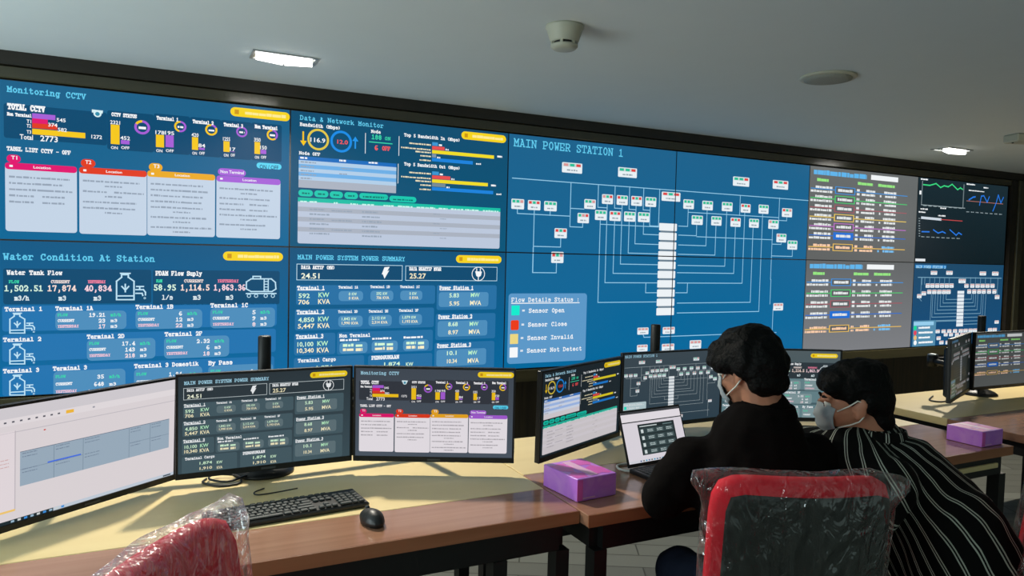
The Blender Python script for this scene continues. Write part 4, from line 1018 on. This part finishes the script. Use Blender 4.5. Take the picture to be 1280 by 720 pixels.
def monitor(key, x, y, z, yaw, tilt, label):
    t = thing('computer_monitor', label, 'monitor', (x, y, z), yaw, 'workstation monitors')
    t.rotation_euler = (-tilt, 0, yaw)
    b = MB(); b.box(-MW / 2, MW / 2, -.002, .014, -MH / 2, MH / 2, .002)
    b.box(-MW / 2 + .05, MW / 2 - .05, .0141, .038, -MH / 2 + .02, MH / 2 - .05, .01); b.build('casing', MT['plastic'], t)
    f = MB(); e = .007
    for a in ((-MW / 2, MW / 2, -MH / 2, -MH / 2 + .017), (-MW / 2, MW / 2, MH / 2 - e, MH / 2), (-MW / 2, -MW / 2 + e, -MH / 2 + .017, MH / 2 - e), (MW / 2 - e, MW / 2, -MH / 2 + .017, MH / 2 - e)):
        f.box(a[0], a[1], -.0065, -.0022, a[2], a[3])
    f.build('bezel', MT['plastic'], t)
    MB().box(-.022, .022, -.008, -.0067, -MH / 2 + .005, -MH / 2 + .011).build('badge', mat('badge_grey', (70, 74, 76), .4, .5), t)
    MB().box(-.05, .05, .0382, .046, -.05, .05, .003).build('mount_plate', MT['blackmetal'], t)
    def place(u, v, d): return (-MW / 2 + e + u * (MW - 2 * e), -.0023 - d, -MH / 2 + .017 + v * (MH - .017 - e))
    picture('screen', N[key], PAL_MON[key], FULL, place, MT['monitor'], t, lift=.00012)
    return t
A1 = at(219.5, 535.0, 2.262); ya = .65
mons = [
    monitor('sheet', A1.x - math.cos(ya) * MW / 2, A1.y - math.sin(ya) * MW / 2, A1.z, ya, -.025, 'monitor showing a white page with a blue-grey table'),
    monitor('power', -.278, -1.351, .948, .026, .0, 'monitor with dark power summary figures behind the keyboard'),
    monitor('cctv', .242, -1.481, .952, -.433, -.03, 'monitor with four white tables under coloured tabs, standing on the desk with the keyboard'),
    monitor('network', .837, -1.471, .936, .425, -.015, 'turned monitor with yellow bars, green tabs and a pale table behind a purple box'),
    monitor('station', 1.392, -1.312, .942, .016, .0, 'monitor with a white wiring diagram behind the laptop'),
    monitor('water', 1.905, -1.425, .945, -.43, .0, 'monitor with grey water figures behind the two persons'),
    monitor('two', 3.228, -1.409, .964, .389, .02, 'almost dark monitor turned edge-on on the far desk'),
    monitor('low', 3.745, -1.335, .966, -.02, .0, 'monitor with grey rows of figures on the far desk'),
]
def pole_stand(x, y, sets, label, top=1.205):
    t = thing('monitor_stand', label, 'monitor stand', (x, y, DZ), 0, 'monitor pole stands')
    MB().lathe([(.10, .0005), (.10, .008), (.085, .02), (.05, .034), (.03, .045)], (0, 0, 0), 32).build('base', MT['plastic'], t)
    MB().lathe([(.0215, .045), (.0215, top - DZ - .004), (.019, top - DZ)], (0, 0, 0), 24).build('pole', MT['blackmetal'], t)
    for m, elbow in sets:
        yw = m.rotation_euler[2]
        end = Vector(m.location) + Vector((-math.sin(yw), math.cos(yw), 0)) * .0475 - Vector((x, y, DZ))
        h = end.z
        a = MB()
        a.lathe([(.034, -.025), (.034, .025)], (0, 0, h), 20)
        if elbow is None:
            a.tube([(0, -.02, h), end + Vector((0, .001, 0))], .018, 10)
        else:
            e = Vector(elbow) - Vector((x, y, DZ)); e.z = h
            a.tube([(0, 0, h), e], .017, 10); a.lathe([(.028, -.03), (.028, .03)], e, 18); a.tube([e, end], .015, 10)
        a.build('arm', MT['blackmetal'], t)
        if elbow is not None:
            MB().lathe([(.026, .0302), (.026, .036), (.014, .040)], e, 18).build('joint_cap', MT['silver'], t)
    return t
pole_stand(-.274, -1.215, [(mons[0], (-.75, -1.17, 0)), (mons[1], None), (mons[2], (.22, -1.17, 0))], 'black pole rising behind the monitor with dark power summary figures')
pole_stand(1.380, -1.195, [(mons[3], (.92, -1.17, 0)), (mons[4], None), (mons[5], (1.82, -1.17, 0))], 'black pole rising behind the monitor with a white wiring diagram')
pole_stand(3.752, -1.20, [(mons[6], (3.27, -1.23, 0)), (mons[7], None)], 'black pole with a silver-jointed arm on the far desk')

# ------------------------------------------------------------------ keyboard, mouse, laptop, boxes, cables
kb = thing('keyboard', 'black full-size keyboard on the beige desk top', 'keyboard', (-.262, -1.640, DZ), .10)
MB().box(-.222, .222, -.072, .072, .0004, .016, .005).build('base', MT['plastic'], kb)
b = MB(); u = .0187
rowsk = [[1] * 1 + [0] + [1] * 4 + [0] + [1] * 4 + [0] + [1] * 4, [1] * 13 + [2], [1.5] + [1] * 12 + [1.5], [1.75] + [1] * 11 + [2.25], [2.25] + [1] * 10 + [2.75], [1.25, 1.25, 1.25, 6.25, 1.25, 1.25, 1.25, 1.25]]
for r, row in enumerate(rowsk):
    x = -.214; y = .058 - r * .0205 - (.004 if r else 0)
    k = 15 / (sum(w if w else .66 for w in row)) if r == 0 else 1
    for w in row:
        ww = (w if w else .66) * k
        if w: b.box(x + .0011, x + ww * u - .0011, y - .0165, y, .0162, .0225 - r * .0003, .0025)
        x += ww * u
for r in range(6):
    y = .058 - r * .0205 - (.004 if r else 0)
    for cidx in range(3):
        if r == 3 or (r == 4 and cidx != 1): continue
        x = .073 + cidx * u; b.box(x + .0011, x + u - .0011, y - .0165, y, .0162, .0222, .0025)
    for cidx in range(4):
        if r == 0: continue
        if r == 5 and cidx == 0: continue
        x = .136 + cidx * u; b.box(x + .0011 - (u if (r == 5 and cidx == 1) else 0), x + u - .0011, y - .0165, y, .0162, .0222, .0025)
b.build('keys', MT['keycap'], kb)
ms = thing('computer_mouse', 'black computer mouse on the brown desk strip', 'mouse', (-.062, -1.815, DZ), .12)
b = Blob(); b.ell((0, 0, .012), (.031, .056, .026)); b.ell((0, -.012, .016), (.028, .040, .026))
def flatten(o, z):
    for v in o.data.vertices:
        if v.co.z < z: v.co.z = z
o = b.build('shell', MT['plastic'], ms, .003, 4); flatten(o, .0006)
MB().tube([(0, .030, .036), (0, .044, .031)], .005, 8).build('scroll_wheel', MT['keycap'], ms)

def cable(pts, r, name, label, m, cat='cable'):
    cu = []
    P = [Vector(p) for p in pts]
    for i in range(len(P) - 1):
        p0, p1, p2, p3 = P[max(i - 1, 0)], P[i], P[i + 1], P[min(i + 2, len(P) - 1)]
        for k in range(8):
            s = k / 8
            cu.append(0.5 * ((2 * p1) + (p2 - p0) * s + (2 * p0 - 5 * p1 + 4 * p2 - p3) * s * s + (3 * p1 - p0 - 3 * p2 + p3) * s ** 3))
    cu.append(P[-1])
    return tag(MB().tube(cu, r, 8).build(name, m), label, cat)
def dz(px, py, h=.004): p = on_z(px, py, DZ); return (p.x, p.y, DZ + h)
cable([dz(330, 612), dz(318, 617), dz(322, 620), dz(345, 617), dz(372, 615, .012)], .0022, 'keyboard_cable', 'thin black cable running from the pole base to the keyboard', MT['plastic'])
cable([dz(258, 600), dz(254, 605), dz(275, 609), dz(300, 605), dz(296, 598, .009), dz(268, 598, .013), dz(262, 604, .013), dz(284, 607, .013), dz(306, 600, .013), dz(312, 596, .008)], .0035, 'coiled_cable', 'coil of black cable under the monitor with power summary figures', MT['plastic'])
cable([dz(806, 590), dz(790, 591), dz(775, 588), dz(772, 583), dz(786, 581), dz(797, 582)], .0042, 'charger_cable', 'white charging cable looping beside the laptop', MT['white'])
cable([dz(1166, 496), dz(1162, 501), dz(1178, 503), dz(1192, 499), dz(1206, 493)], .004, 'monitor_cable', 'black cable on the far desk below the almost dark monitor', MT['plastic'])

# laptop
lap = thing('laptop', 'open dark laptop with a white page on its screen', 'laptop', (1.040, -1.690, DZ), .10)
LW, LD, LH, TL = .304, .205, .200, .34
MB().box(-LW / 2, LW / 2, -LD, 0, .0005, .016, .003).build('base', MT['plastic'], lap)
b = MB()
for r in range(5):
    for k in range(14): b.box(-.135 + k * .0193, -.135 + k * .0193 + .0165, -.035 - r * .0185, -.0195 - r * .0185, .0162, .0178)
b.build('keys', MT['keycap'], lap)
MB().box(-.05, .05, -.190, -.130, .0162, .0166).build('touchpad', MT['greybox'], lap)
RT = Matrix.Translation((0, .002, .0165)) @ Matrix.Rotation(-TL, 4, 'X')
b = MB(); b.box(-LW / 2, LW / 2, 0, .006, 0, LH, .002, RT); b.build('lid', MT['plastic'], lap)
def lplace(u, v, d): return tuple(RT @ Vector((-LW / 2 + .007 + u * (LW - .014), -.0006 - d, .012 + v * (LH - .019))))
picture('screen', N['browser'], PAL_MON['browser'], FULL, lplace, MT['monitor'], lap, lift=.00012)

def tissue_box(c, w, d, h, rz, label):
    t = thing('tissue_box', label, 'box', (c[0], c[1], DZ), rz, 'purple boxes on the desks')
    MB().box(-w / 2, w / 2, -d / 2, d / 2, .0005, h, .002).build('carton', MT['tissue'], t)
    b = MB(); b.box(-w * .10, w * .10, -d * .42, d * .42, h + .0002, h + .0010); b.build('opening_strip', MT['tissuepale'], t)
    b = MB()
    for sx, sy, r, s in ((-.3, .15, .5, .05), (.28, -.2, -.4, .05), (.30, .28, .2, .04), (-.32, -.3, -.7, .035)):
        pts = []
        for k in range(14):
            a = 2 * PI * k / 14; rr = s * (.55 + .45 * abs(math.cos(2.5 * a + r))); pts.append((min(max(sx * w + rr * math.cos(a), -w * .48), w * .48), min(max(sy * d + rr * math.sin(a), -d * .48), d * .48), h + .0006))
        b.add(pts, [list(range(14))])
    b.build('print', MT['magenta'], t)
    b = MB(); b.box(-w / 2 - .0012, -w / 2 + .02, -d / 2 - .0012, -d / 2 - .0003, .004, h - .003); b.build('side_flap', MT['magenta'], t)
    b = MB(); b.box(-w * .40, -w * .05, -d / 2 - .0011, -d / 2 - .0004, h * .10, h * .16); b.build('fine_print', MT['tissuepale'], t)
    return t
tissue_box((.628, -1.795), .155, .185, .072, .10, 'purple box with pink print beside the turned monitor on the middle desk')
tissue_box((2.560, -1.895), .150, .150, .066, .02, 'purple box on the desk behind the person in the striped shirt')

# grey casing standing on the floor beside the middle desk
pc = on_y(1240, 640, -1.75)
t = thing('computer_tower', 'grey and black casing low behind the person in the striped shirt, under desk height', 'computer', (2.778, -1.62, 0), .0)
ht = max(.30, pc.z + .02)
MB().box(-.10, .10, -.2, .2, .0, ht, .006).build('casing', MT['blackpanel'], t)
MB().box(-.095, .095, -.195, .195, ht + .0003, ht + .012, .003).build('top_cover', MT['greybox'], t)
b = MB(); [b.box(-.05, .05, -.16 + k * .03, -.14 + k * .03, ht + .0125, ht + .0145) for k in range(5)]; b.build('vent', MT['plastic'], t)

# ------------------------------------------------------------------ office chairs
def backrest_grid(w, h, th, bulge, off, n=28, pw=5.0):
    """a rounded, slightly curved pad: closed surface around (0, 0, h/2); front faces +y"""
    mb = MB(); rings = []
    prof = [(0.0, 1), (.55, 1), (.86, .96), (.96, .75), (1.0, .35), (1.0, -.35), (.96, -.75), (.86, -.96), (.55, -1), (0.0, -1)]
    for s, d in prof:
        row = []
        for k in range(n * 2):
            a = 2 * PI * k / (n * 2); ca, sa = math.cos(a), math.sin(a)
            rr = (abs(ca) ** pw + abs(sa) ** pw) ** (-1 / pw)
            e = 1.0 + off / (w / 2); x = rr * ca * w / 2 * max(s, .001) * e; z = rr * sa * h / 2 * max(s, .001) * (1 + off / (h / 2))
            y = d * (th / 2 + off) + bulge * ((x / (w / 2)) ** 2)
            row.append((x, y, h / 2 + z))
        rings.append(row)
    mb.grid(rings, True); return mb
def office_chair(label, loc, rz, pink=False, rec=-.12):
    t = thing('office_chair', label, 'chair', loc, rz, 'red office chairs wrapped in plastic')
    w, h = .43, .50
    TB = Matrix.Translation((0, -.235, .50)) @ Matrix.Rotation(-rec, 4, 'X')
    o = backrest_grid(w, h, .06, .03, 0, pw=8.0).build('backrest', MT['red'], t, TB); o['label'] = 'red upholstered backrest'
    bp = backrest_grid(w - .036, h - .040, .012, .03, 0, pw=14.0).build('back_panel', MT['blackpanel'], t, TB @ Matrix.Translation((.008, -.033, .006))); bp['label'] = 'black rear panel'
    s = Blob(); s.ell((0, .02, .455), (.245, .25, .045)); s.ell((0, .16, .45), (.22, .12, .045)); s.build('seat', MT['red'], t, .008, 6)
    b = MB(); b.box(-.17, .17, -.15, .19, .385, .408, .01); b.build('seat_pan', MT['plastic'], t)
    b = MB(); b.tube([(0, -.12, .395), (0, -.25, .40), (0, -.305, .47), (0, -.297, .60)], [.022, .022, .02, .018], 10); b.build('back_support', MT['plastic'], t)
    b = MB(); b.lathe([(.03, .12), (.03, .26), (.02, .262), (.02, .386)], (0, 0, 0), 20); b.build('gas_column', MT['chrome'], t)
    MB().lathe([(.05, .075), (.05, .12), (.035, .125)], (0, 0, 0), 20).build('hub', MT['plastic'], t)
    for k in range(5):
        a = 2 * PI * k / 5 + .4; ca, sa = math.cos(a), math.sin(a)
        l = MB(); l.tube([(ca * .04, sa * .04, .10), (ca * .25, sa * .25, .072)], [.022, .016], 8); lo = l.build('base_spoke', MT['plastic'], t)
        c = MB(); T = Matrix.Translation((ca * .25, sa * .25, 0)) @ Matrix.Rotation(a, 4, 'Z')
        for s_ in (-1, 1):
            n = 16; ring = [[(.0 + r * math.cos(2 * PI * q / n), s_ * .012 + d, .027 + r * math.sin(2 * PI * q / n)) for q in range(n)] for r, d in ((.001, -.008), (.027, -.008), (.027, .008), (.001, .008))]
            c.grid([[T @ Vector(p) for p in row] for row in ring], True)
        c.tube([T @ Vector((0, 0, .027)), T @ Vector((0, 0, .06))], .008, 8); c.build('caster', MT['plastic'], lo)
    # plastic film pulled over the backrest, with loose corners
    f = backrest_grid(w, h, .06, .03, .014, 40, 8.0)
    vs = []
    for v in f.v:
        v = Vector(v)
        q = Vector((v.x * 9, v.y * 30, v.z * 4)); v += Vector((v.x, 0, v.z - h / 2)).normalized() * .006 * noise.noise(q) + Vector((0, 1 if v.y > 0 else -1, 0)) * .007 * max(-.6, noise.noise(Vector((v.x * 14 + v.z * 6, v.z * 5, 3 if v.y > 0 else 9))))
        ex, ez = abs(v.x) / (w / 2), (v.z - h / 2) / (h / 2)
        if ex > .8 and ez > .72:
            k = (ex - .8) / .25 * (ez - .72) / .33
            v += Vector(((.10 if v.x < 0 else .075) * math.copysign(1, v.x) * k, -.008 * k, (.02 if v.x < 0 else -.005) * k + .03 * k * noise.noise(v * 45)))
        vs.append(tuple(v))
    f.v = vs
    o = f.build('plastic_cover', MT['film_pink' if pink else 'film'], t, TB); o['label'] = 'clear crinkled plastic film'
    return t
dirA = math.atan2(.33, .55 * 0 + .83) # facing of the chair behind the person in black
def face_rz(dx, dy): return math.atan2(-dx, dy)
ca = (.775, -2.535); fA = Vector((.40, .916))
office_chair('red and black office chair in clear plastic behind the person in black', (ca[0] + fA.x * .235, ca[1] + fA.y * .235, 0), face_rz(fA.x, fA.y))
fL = Vector((.839, -.544))
office_chair('red office chair in plastic standing in front of the keyboard desk', (-.625 + fL.x * (.235 + .06), -2.455 + fL.y * (.235 + .06), 0), face_rz(fL.x, fL.y), True)
fB = Vector((-.50, .866))
office_chair('red office chair under the person in the striped shirt', (1.405, -2.475, 0), face_rz(fB.x, fB.y))

# ------------------------------------------------------------------ persons
HS = .90
def head_frame(c, facing, pitch=0.0, roll=0.0):
    """head co-ordinates (x to the person's right, y to the front, z up) placed at c"""
    yaw = math.atan2(-facing[0], facing[1])
    return Matrix.Translation(c) @ Matrix.Rotation(yaw, 4, 'Z') @ Matrix.Rotation(pitch, 4, 'X') @ Matrix.Rotation(roll, 4, 'Y') @ Matrix.Scale(HS, 4)
def add_head(b, H):
    R3 = H.to_3x3()
    def e(c, r, R=None): b.ell(H @ Vector(c), r, R3 @ (R or Matrix.Identity(3)))
    e((0, -.012, .030), (.076, .095, .088))                      # cranium
    e((0, .030, -.020), (.064, .066, .085))                      # face
    e((0, .046, -.075), (.044, .042, .035)); e((0, .066, -.090), (.022, .018, .018))        # jaw and chin
    for s in (-1, 1):
        e((s * .036, .066, -.022), (.024, .022, .022))           # cheek
        e((s * .030, .082, .022), (.026, .014, .010))            # brow ridge
        e((s * .072, -.004, -.012), (.010, .020, .032), Matrix.Rotation(s * .35, 3, 'Z')); e((s * .078, -.012, .006), (.008, .016, .020), Matrix.Rotation(s * .5, 3, 'Z')); e((s * .070, .004, -.036), (.008, .010, .010))
        e((s * .012, .104, -.030), (.011, .010, .009))           # nostril
        e((s * .012, .094, -.058), (.014, .009, .006)); 
    e((0, .096, .000), (.010, .014, .026)); e((0, .110, -.024), (.012, .014, .012))         # nose
    e((0, .094, -.066), (.018, .009, .006))                      # lower lip
def eyes(H, parent):
    for s in (-1, 1):
        m = MB(); c = H @ Vector((s * .031, .083, .004))
        vs = []
        for i in range(7):
            for k in range(12):
                th = PI * i / 6; ph = 2 * PI * k / 12; vs.append(c + Vector((.0125 * math.sin(th) * math.cos(ph), .0125 * math.sin(th) * math.sin(ph), .0125 * math.cos(th))))
        m.add(vs, [(i * 12 + k, (i + 1) * 12 + k, (i + 1) * 12 + (k + 1) % 12, i * 12 + (k + 1) % 12) for i in range(6) for k in range(12)], True)
        m.build('eye', MT['white'], parent)
        m = MB(); m.tube([H @ Vector((s * .031, .0945, .004)), H @ Vector((s * .031, .0962, .004))], .006, 12); m.build('iris', MT['hair'], parent)
        m = MB(); m.tube([H @ Vector((s * .014, .0935, .026)), H @ Vector((s * .030, .0935, .031)), H @ Vector((s * .046, .084, .026))], [.003, .0042, .002], 8); m.build('eyebrow', MT['hair'], parent)
def add_hand(b, wrist, fwd, up, side, curl=.5):
    """palm and five separate bent fingers; side = +1 when the thumb lies towards fwd x up"""
    wrist = Vector(wrist); f = Vector(fwd).normalized(); u = Vector(up); u = (u - f * u.dot(f)).normalized(); s = f.cross(u) * side
    pc = wrist + f * .05
    for k in range(4):
        o = s * (.031 - k * .0205)
        b.limb([wrist + f * .012 + o * .6, wrist + f * .09 + o], [.0135, .0115], 10)
        L = (.072, .080, .074, .058)[k]
        p = wrist + f * .092 + o; a = 0; pts = [p]
        for j, fr in enumerate((.45, .32, .23)):
            a -= curl * (.5, .9, .7)[j]; p = p + (f * math.cos(a) + u * math.sin(a)) * L * fr; pts.append(p)
        b.limb(pts, [.0092, .0086, .0078, .0066], 9)
    p0 = wrist + f * .028 + s * .026
    b.limb([p0, p0 + f * .028 + s * .026 - u * .008, p0 + f * .055 + s * .030 - u * .016, p0 + f * .076 + s * .024 - u * .022], [.014, .0115, .0095, .0075], 9)
def mask(H, parent, m, strap_m, pale=None):
    """cloth mask over nose and mouth, with ear loops"""
    P = []
    for i in range(9):
        v = i / 8; z = .012 - v * .112; row = []
        for j in range(17):
            a = math.radians(-66 + 132 * j / 16); w = .064 - .014 * v ** 2; ex = abs(math.sin(a))
            yb = .040 + .076 * math.cos(a) ** .8 * (1 - .30 * (2 * v - 1) ** 2) + (.012 * math.cos(a) ** 8 * (1 - v) if True else 0)
            row.append(H @ Vector((math.sin(a) * w * 1.04, yb + .004 * math.cos(v * 18) * math.cos(a) ** 2, z * (1 - .42 * ex ** 3) - .018 * ex ** 3)))
        P.append(row)
    g = MB().grid(P); o = g.build('face_mask', m, parent)
    so = o.modifiers.new('t', 'SOLIDIFY'); so.thickness = .002; so.offset = 1
    for s in (-1, 1):
        for z0, ze in ((-.014, .020), (-.066, -.046)):
            pts = [H @ Vector(p) for p in ((s * .060, .062, z0), (s * .076, .030, (z0 + ze) / 2), (s * .082, .004, ze), (s * .076, -.016, ze * .6 + .0))]
            MB().tube(pts, .0022, 6).build('ear_loop', strap_m, o)
def shoe(x, y, dx, dy, parent):
    d = Vector((dx, dy, 0)).normalized(); yaw = math.atan2(-d.x, d.y); R3 = Matrix.Rotation(yaw, 3, 'Z')
    b = Blob(); b.ell(Vector((x, y, .045)), (.045, .085, .048), R3); b.ell(Vector((x, y, .035)) + d * .10, (.046, .085, .036), R3)
    o = b.build('shoe', MT['shoe'], parent, .007, 4)
    for v in o.data.vertices:
        if v.co.z < .004: v.co.z = .004
    return o

# ---- the person in black, seen from behind
pa = thing('person', 'person in a black shirt with thick black hair, sitting with their back to the viewer', 'person', (0, 0, 0), 0, None)
HA = at(936, 462, 2.10); fHA = (-.20, .98)
Ha = head_frame(HA + Vector((0, 0, .0)), fHA, -.34)
hipA = Vector((.97, -2.335, .56)); nkA = HA + Vector((.030, -.050, -.145)); chA = Vector((.955, -2.255, .86))
LsA, RsA = at(864, 582, 2.11), at(1020, 574, 2.10)
LeA = at(829, 622, 2.08); ReA = Vector((1.26, -2.12, .80))
LwA = Vector((.93, -1.93, .79)); RwA = Vector((1.17, -1.90, .79))
b = Blob(); add_head(b, Ha)
b.limb([nkA + Vector((0, 0, -.07)), nkA, Ha @ Vector((0, -.02, -.05))], [.068, .058, .056])
b.limb([hipA, chA, nkA + Vector((0, 0, -.10))], [.11, .115, .09])
for s, sh, el, wr in ((-1, LsA, LeA, LwA), (1, RsA, ReA, RwA)):
    b.limb([sh, el, wr], [.042, .036, .027])
    f = (wr - el).normalized(); add_hand(b, wr, Vector((f.x * .4, .9, -.06)), (0, 0, 1), -s if False else (1 if s < 0 else -1), .55)
ka, kb_ = Vector((.90, -1.98, .50)), Vector((1.10, -1.99, .50))
for k, fx in ((ka, .86), (kb_, 1.12)):
    b.limb([hipA, k, Vector((fx, -2.02, .10))], [.07, .05, .036])
b.build('body', MT['skin'], pa, .0055, 3)
eyes(Ha, pa); mask(Ha, pa, MT['mask'], MT['strap'])
R3 = Ha.to_3x3(); b = Blob()
def he(c, r): b.ell(Ha @ Vector(c), [q * .99 for q in r], R3)
he((0, -.022, .048), (.099, .108, .088)); he((0, -.060, .005), (.094, .078, .080)); he((-.01, .055, .075), (.080, .058, .046)); he((-.055, .062, .050), (.044, .050, .034)); he((.055, .050, .046), (.044, .050, .040))
he((0, -.060, -.052), (.082, .058, .050)); he((-.02, .082, .064), (.060, .034, .030)); he((-.072, .030, .036), (.026, .050, .040)); he((.078, -.02, .0), (.026, .050, .050)); he((-.078, -.036, .016), (.024, .044, .044)); he((0, -.02, .10), (.085, .09, .045))
b.build('hair', MT['hair'], pa, .007, 5, None, .007, 30)
b = Blob()
b.limb([hipA + Vector((0, 0, -.02)), hipA + Vector((0, .0, .14)), chA, chA + Vector((-.005, .02, .10))], [.165, .158, .152, .145])
rx = (RsA - LsA).normalized()
b.limb([LsA + rx * .035 + Vector((0, 0, -.01)), (LsA + RsA) / 2 + Vector((0, 0, .035)), RsA - rx * .035 + Vector((0, 0, -.01))], [.078, .095, .078])
for s in (-1, 1): b.limb([hipA + rx * .06 * s + Vector((0, 0, .05)), chA + rx * .075 * s], [.13, .125])
b.limb([(LsA + RsA) / 2 + Vector((0, 0, .05)), nkA + Vector((0, .0, .022))], [.112, .074])
b.limb([LsA * .6 + RsA * .4 + Vector((0, 0, -.02)), LsA, LsA * .5 + LeA * .5, LeA, LeA * .45 + LwA * .55, LwA - (LwA - LeA).normalized() * .02], [.11, .084, .080, .064, .054, .043])
b.limb([RsA, RsA * .5 + ReA * .5, ReA, ReA * .45 + RwA * .55, RwA - (RwA - ReA).normalized() * .02], [.078, .070, .064, .054, .043])
b.build('shirt', MT['shirt'], pa, .009, 8, None, .006, 13)
# collar
P = []
cN = nkA + Vector((0, 0, .030))
for i, (r, z) in enumerate(((.074, -.030), (.070, .0), (.066, .026), (.072, .024), (.080, -.002))):
    P.append([cN + Vector((math.cos(a) * r * 1.05, math.sin(a) * r, z + .006 * math.sin(a * 1 - .6))) for a in [2 * PI * k / 28 for k in range(28)]])
MB().grid(P, True).build('collar', MT['shirt'], pa)
b = Blob()
for s, k, fx in ((-1, ka, .86), (1, kb_, 1.12)):
    b.limb([hipA + rx * .085 * s + Vector((0, 0, -.015)), k, Vector((fx, -2.02, .12))], [.118, .080, .058])
b.ell(hipA + Vector((0, -.01, 0)), (.17, .135, .10)); b.build('trousers', MT['jeans'], pa, .009, 6, None, .004, 16)
b = MB(); b.tube([hipA + Vector((math.cos(a) * .172, math.sin(a) * .152, .075)) for a in [2 * PI * k / 32 for k in range(33)]], .016, 8, False); b.build('belt', MT['blackmetal'], pa)
for fx in (.86, 1.12): shoe(fx, -2.0, 0.05, 1, pa)

# ---- the person in the striped shirt, leaning in from the side
pb = thing('person', 'person in a black shirt with white pinstripes and a pale mask, leaning in', 'person', (0, 0, 0), 0, None)
HB = at(1066, 503, 2.12); fHB = -CR * .97 + Vector((CF.x, CF.y, 0)) * .20
Hb = head_frame(HB, (fHB.x, fHB.y), -.12, 0)
hipB = at(1222, 770, 1.98); hipB.z = max(hipB.z, .545)
nkB = Hb @ Vector((0, -.062, -.108)); 
shB = at(1112, 606, 1.98); ofB = Vector((-.26, .26, .03)); shBl = shB + Vector((-.02, .30, .02))
mid = (hipB + nkB) / 2 + Vector((.015, -.01, .0))
b = Blob(); add_head(b, Hb)
b.limb([nkB + Vector((.03, -.01, -.06)), nkB, Hb @ Vector((0, -.025, -.05))], [.066, .058, .056])
b.limb([hipB, mid, nkB + Vector((.02, 0, -.10))], [.11, .11, .09])
elB, wrB = Vector((1.02, -2.46, .72)), Vector((1.12, -2.24, .63))
elBl, wrBl = Vector((1.32, -2.02, .80)), Vector((1.24, -1.88, .79))
for s, sh, el, wr in ((1, shB, elB, wrB), (-1, shBl, elBl, wrBl)):
    b.limb([sh, el, wr], [.042, .036, .027])
    add_hand(b, wr, (wr - el), (0, 0, 1), 1 if s < 0 else -1, .5)
kB1, kB2 = Vector((1.17, -2.15, .50)), Vector((1.42, -2.12, .50))
for k, fx, fy in ((kB1, 1.16, -2.16), (kB2, 1.45, -2.16)): b.limb([hipB, k, Vector((fx, fy, .10))], [.07, .05, .036])
b.build('body', MT['skin'], pb, .0055, 3)
eyes(Hb, pb); mask(Hb, pb, MT['mask'], MT['strap'])
R3 = Hb.to_3x3(); b = Blob()
def hb(c, r): b.ell(Hb @ Vector(c), r, R3)
hb((0, -.020, .056), (.093, .108, .088)); hb((0, -.062, .010), (.086, .066, .078)); hb((0, .050, .078), (.076, .052, .042)); hb((.05, .066, .058), (.030, .038, .026)); hb((-.05, .066, .058), (.030, .038, .026)); hb((0, .084, .066), (.05, .022, .022))
hb((0, -.074, -.055), (.070, .044, .060)); hb((.066, -.034, .012), (.024, .036, .044)); hb((-.066, -.034, .012), (.024, .036, .044)); hb((.070, .022, .030), (.014, .018, .034)); hb((0, -.03, .10), (.08, .085, .04))
b.build('hair', MT['hair'], pb, .006, 5, None, .006, 32)
# shirt
b = Blob()
b.limb([hipB, hipB * .72 + nkB * .28 + Vector((.012, -.01, .0)), mid + Vector((.02, -.01, .0)), hipB * .22 + nkB * .78 + Vector((.02, 0, -.02))], [.150, .152, .150, .128])
axB = (nkB - hipB).normalized(); sdB = (shB - shBl).normalized()
for s in (-1, 1): b.limb([hipB + sdB * .05 * s, mid + sdB * .07 * s], [.14, .13])
b.limb([shBl - sdB * .0, (shB + shBl) / 2 + Vector((.02, 0, .03)), shB - sdB * .03], [.078, .095, .080])
b.limb([(shB + shBl) / 2 + Vector((.02, 0, .03)), nkB + Vector((.012, 0, -.012))], [.10, .070])
b.limb([shB, shB * .5 + elB * .5, elB, elB * .4 + wrB * .6, wrB - (wrB - elB).normalized() * .02], [.080, .073, .064, .052, .043])
b.limb([shBl, shBl * .5 + elBl * .5, elBl, elBl * .4 + wrBl * .6, wrBl - (wrBl - elBl).normalized() * .02], [.080, .070, .064, .052, .043])
so = b.build('shirt', MT['striped'], pb, .009, 8, None, .006, 11)
# stripes run from the shoulders down: their co-ordinate is the way around the spine
at_ = so.data.attributes.new('stripe', 'FLOAT', 'POINT')
e1 = sdB - axB * sdB.dot(axB); e1.normalize(); e2 = axB.cross(e1)
vals = []
for v in so.data.vertices:
    d = v.co - hipB; x, y = d.dot(e1), d.dot(e2) + .03
    vals.append(math.atan2(y, x) * .165 + d.dot(axB) * .03)
at_.data.foreach_set('value', vals)
P = []; cN = nkB + Vector((.006, -.002, .0))
for r, z in ((.076, -.034), (.071, -.004), (.067, .020), (.073, .018), (.080, -.006)):
    P.append([cN + Matrix.Rotation(.0, 3, 'X') @ Vector((math.cos(a) * r * 1.05, math.sin(a) * r, z)) for a in [2 * PI * k / 28 for k in range(28)]])
co = MB().grid(P, True).build('collar', MT['striped'], pb)
at2 = co.data.attributes.new('stripe', 'FLOAT', 'POINT'); at2.data.foreach_set('value', [math.atan2(v.co.y - cN.y, v.co.x - cN.x) * .08 for v in co.data.vertices])
b = Blob(); b.ell(hipB + Vector((0, 0, -.01)), (.165, .145, .105))
for s, k, fx, fy in ((1, kB1, 1.16, -2.16), (-1, kB2, 1.45, -2.16)): b.limb([hipB + sdB * .08 * s, k, Vector((fx, fy, .12))], [.115, .080, .058])
b.build('trousers', MT['blackpanel'], pb, .009, 6, None, .004, 16)
for fx, fy in ((1.16, -2.14), (1.45, -2.14)): shoe(fx, fy, -.1, 1, pb)
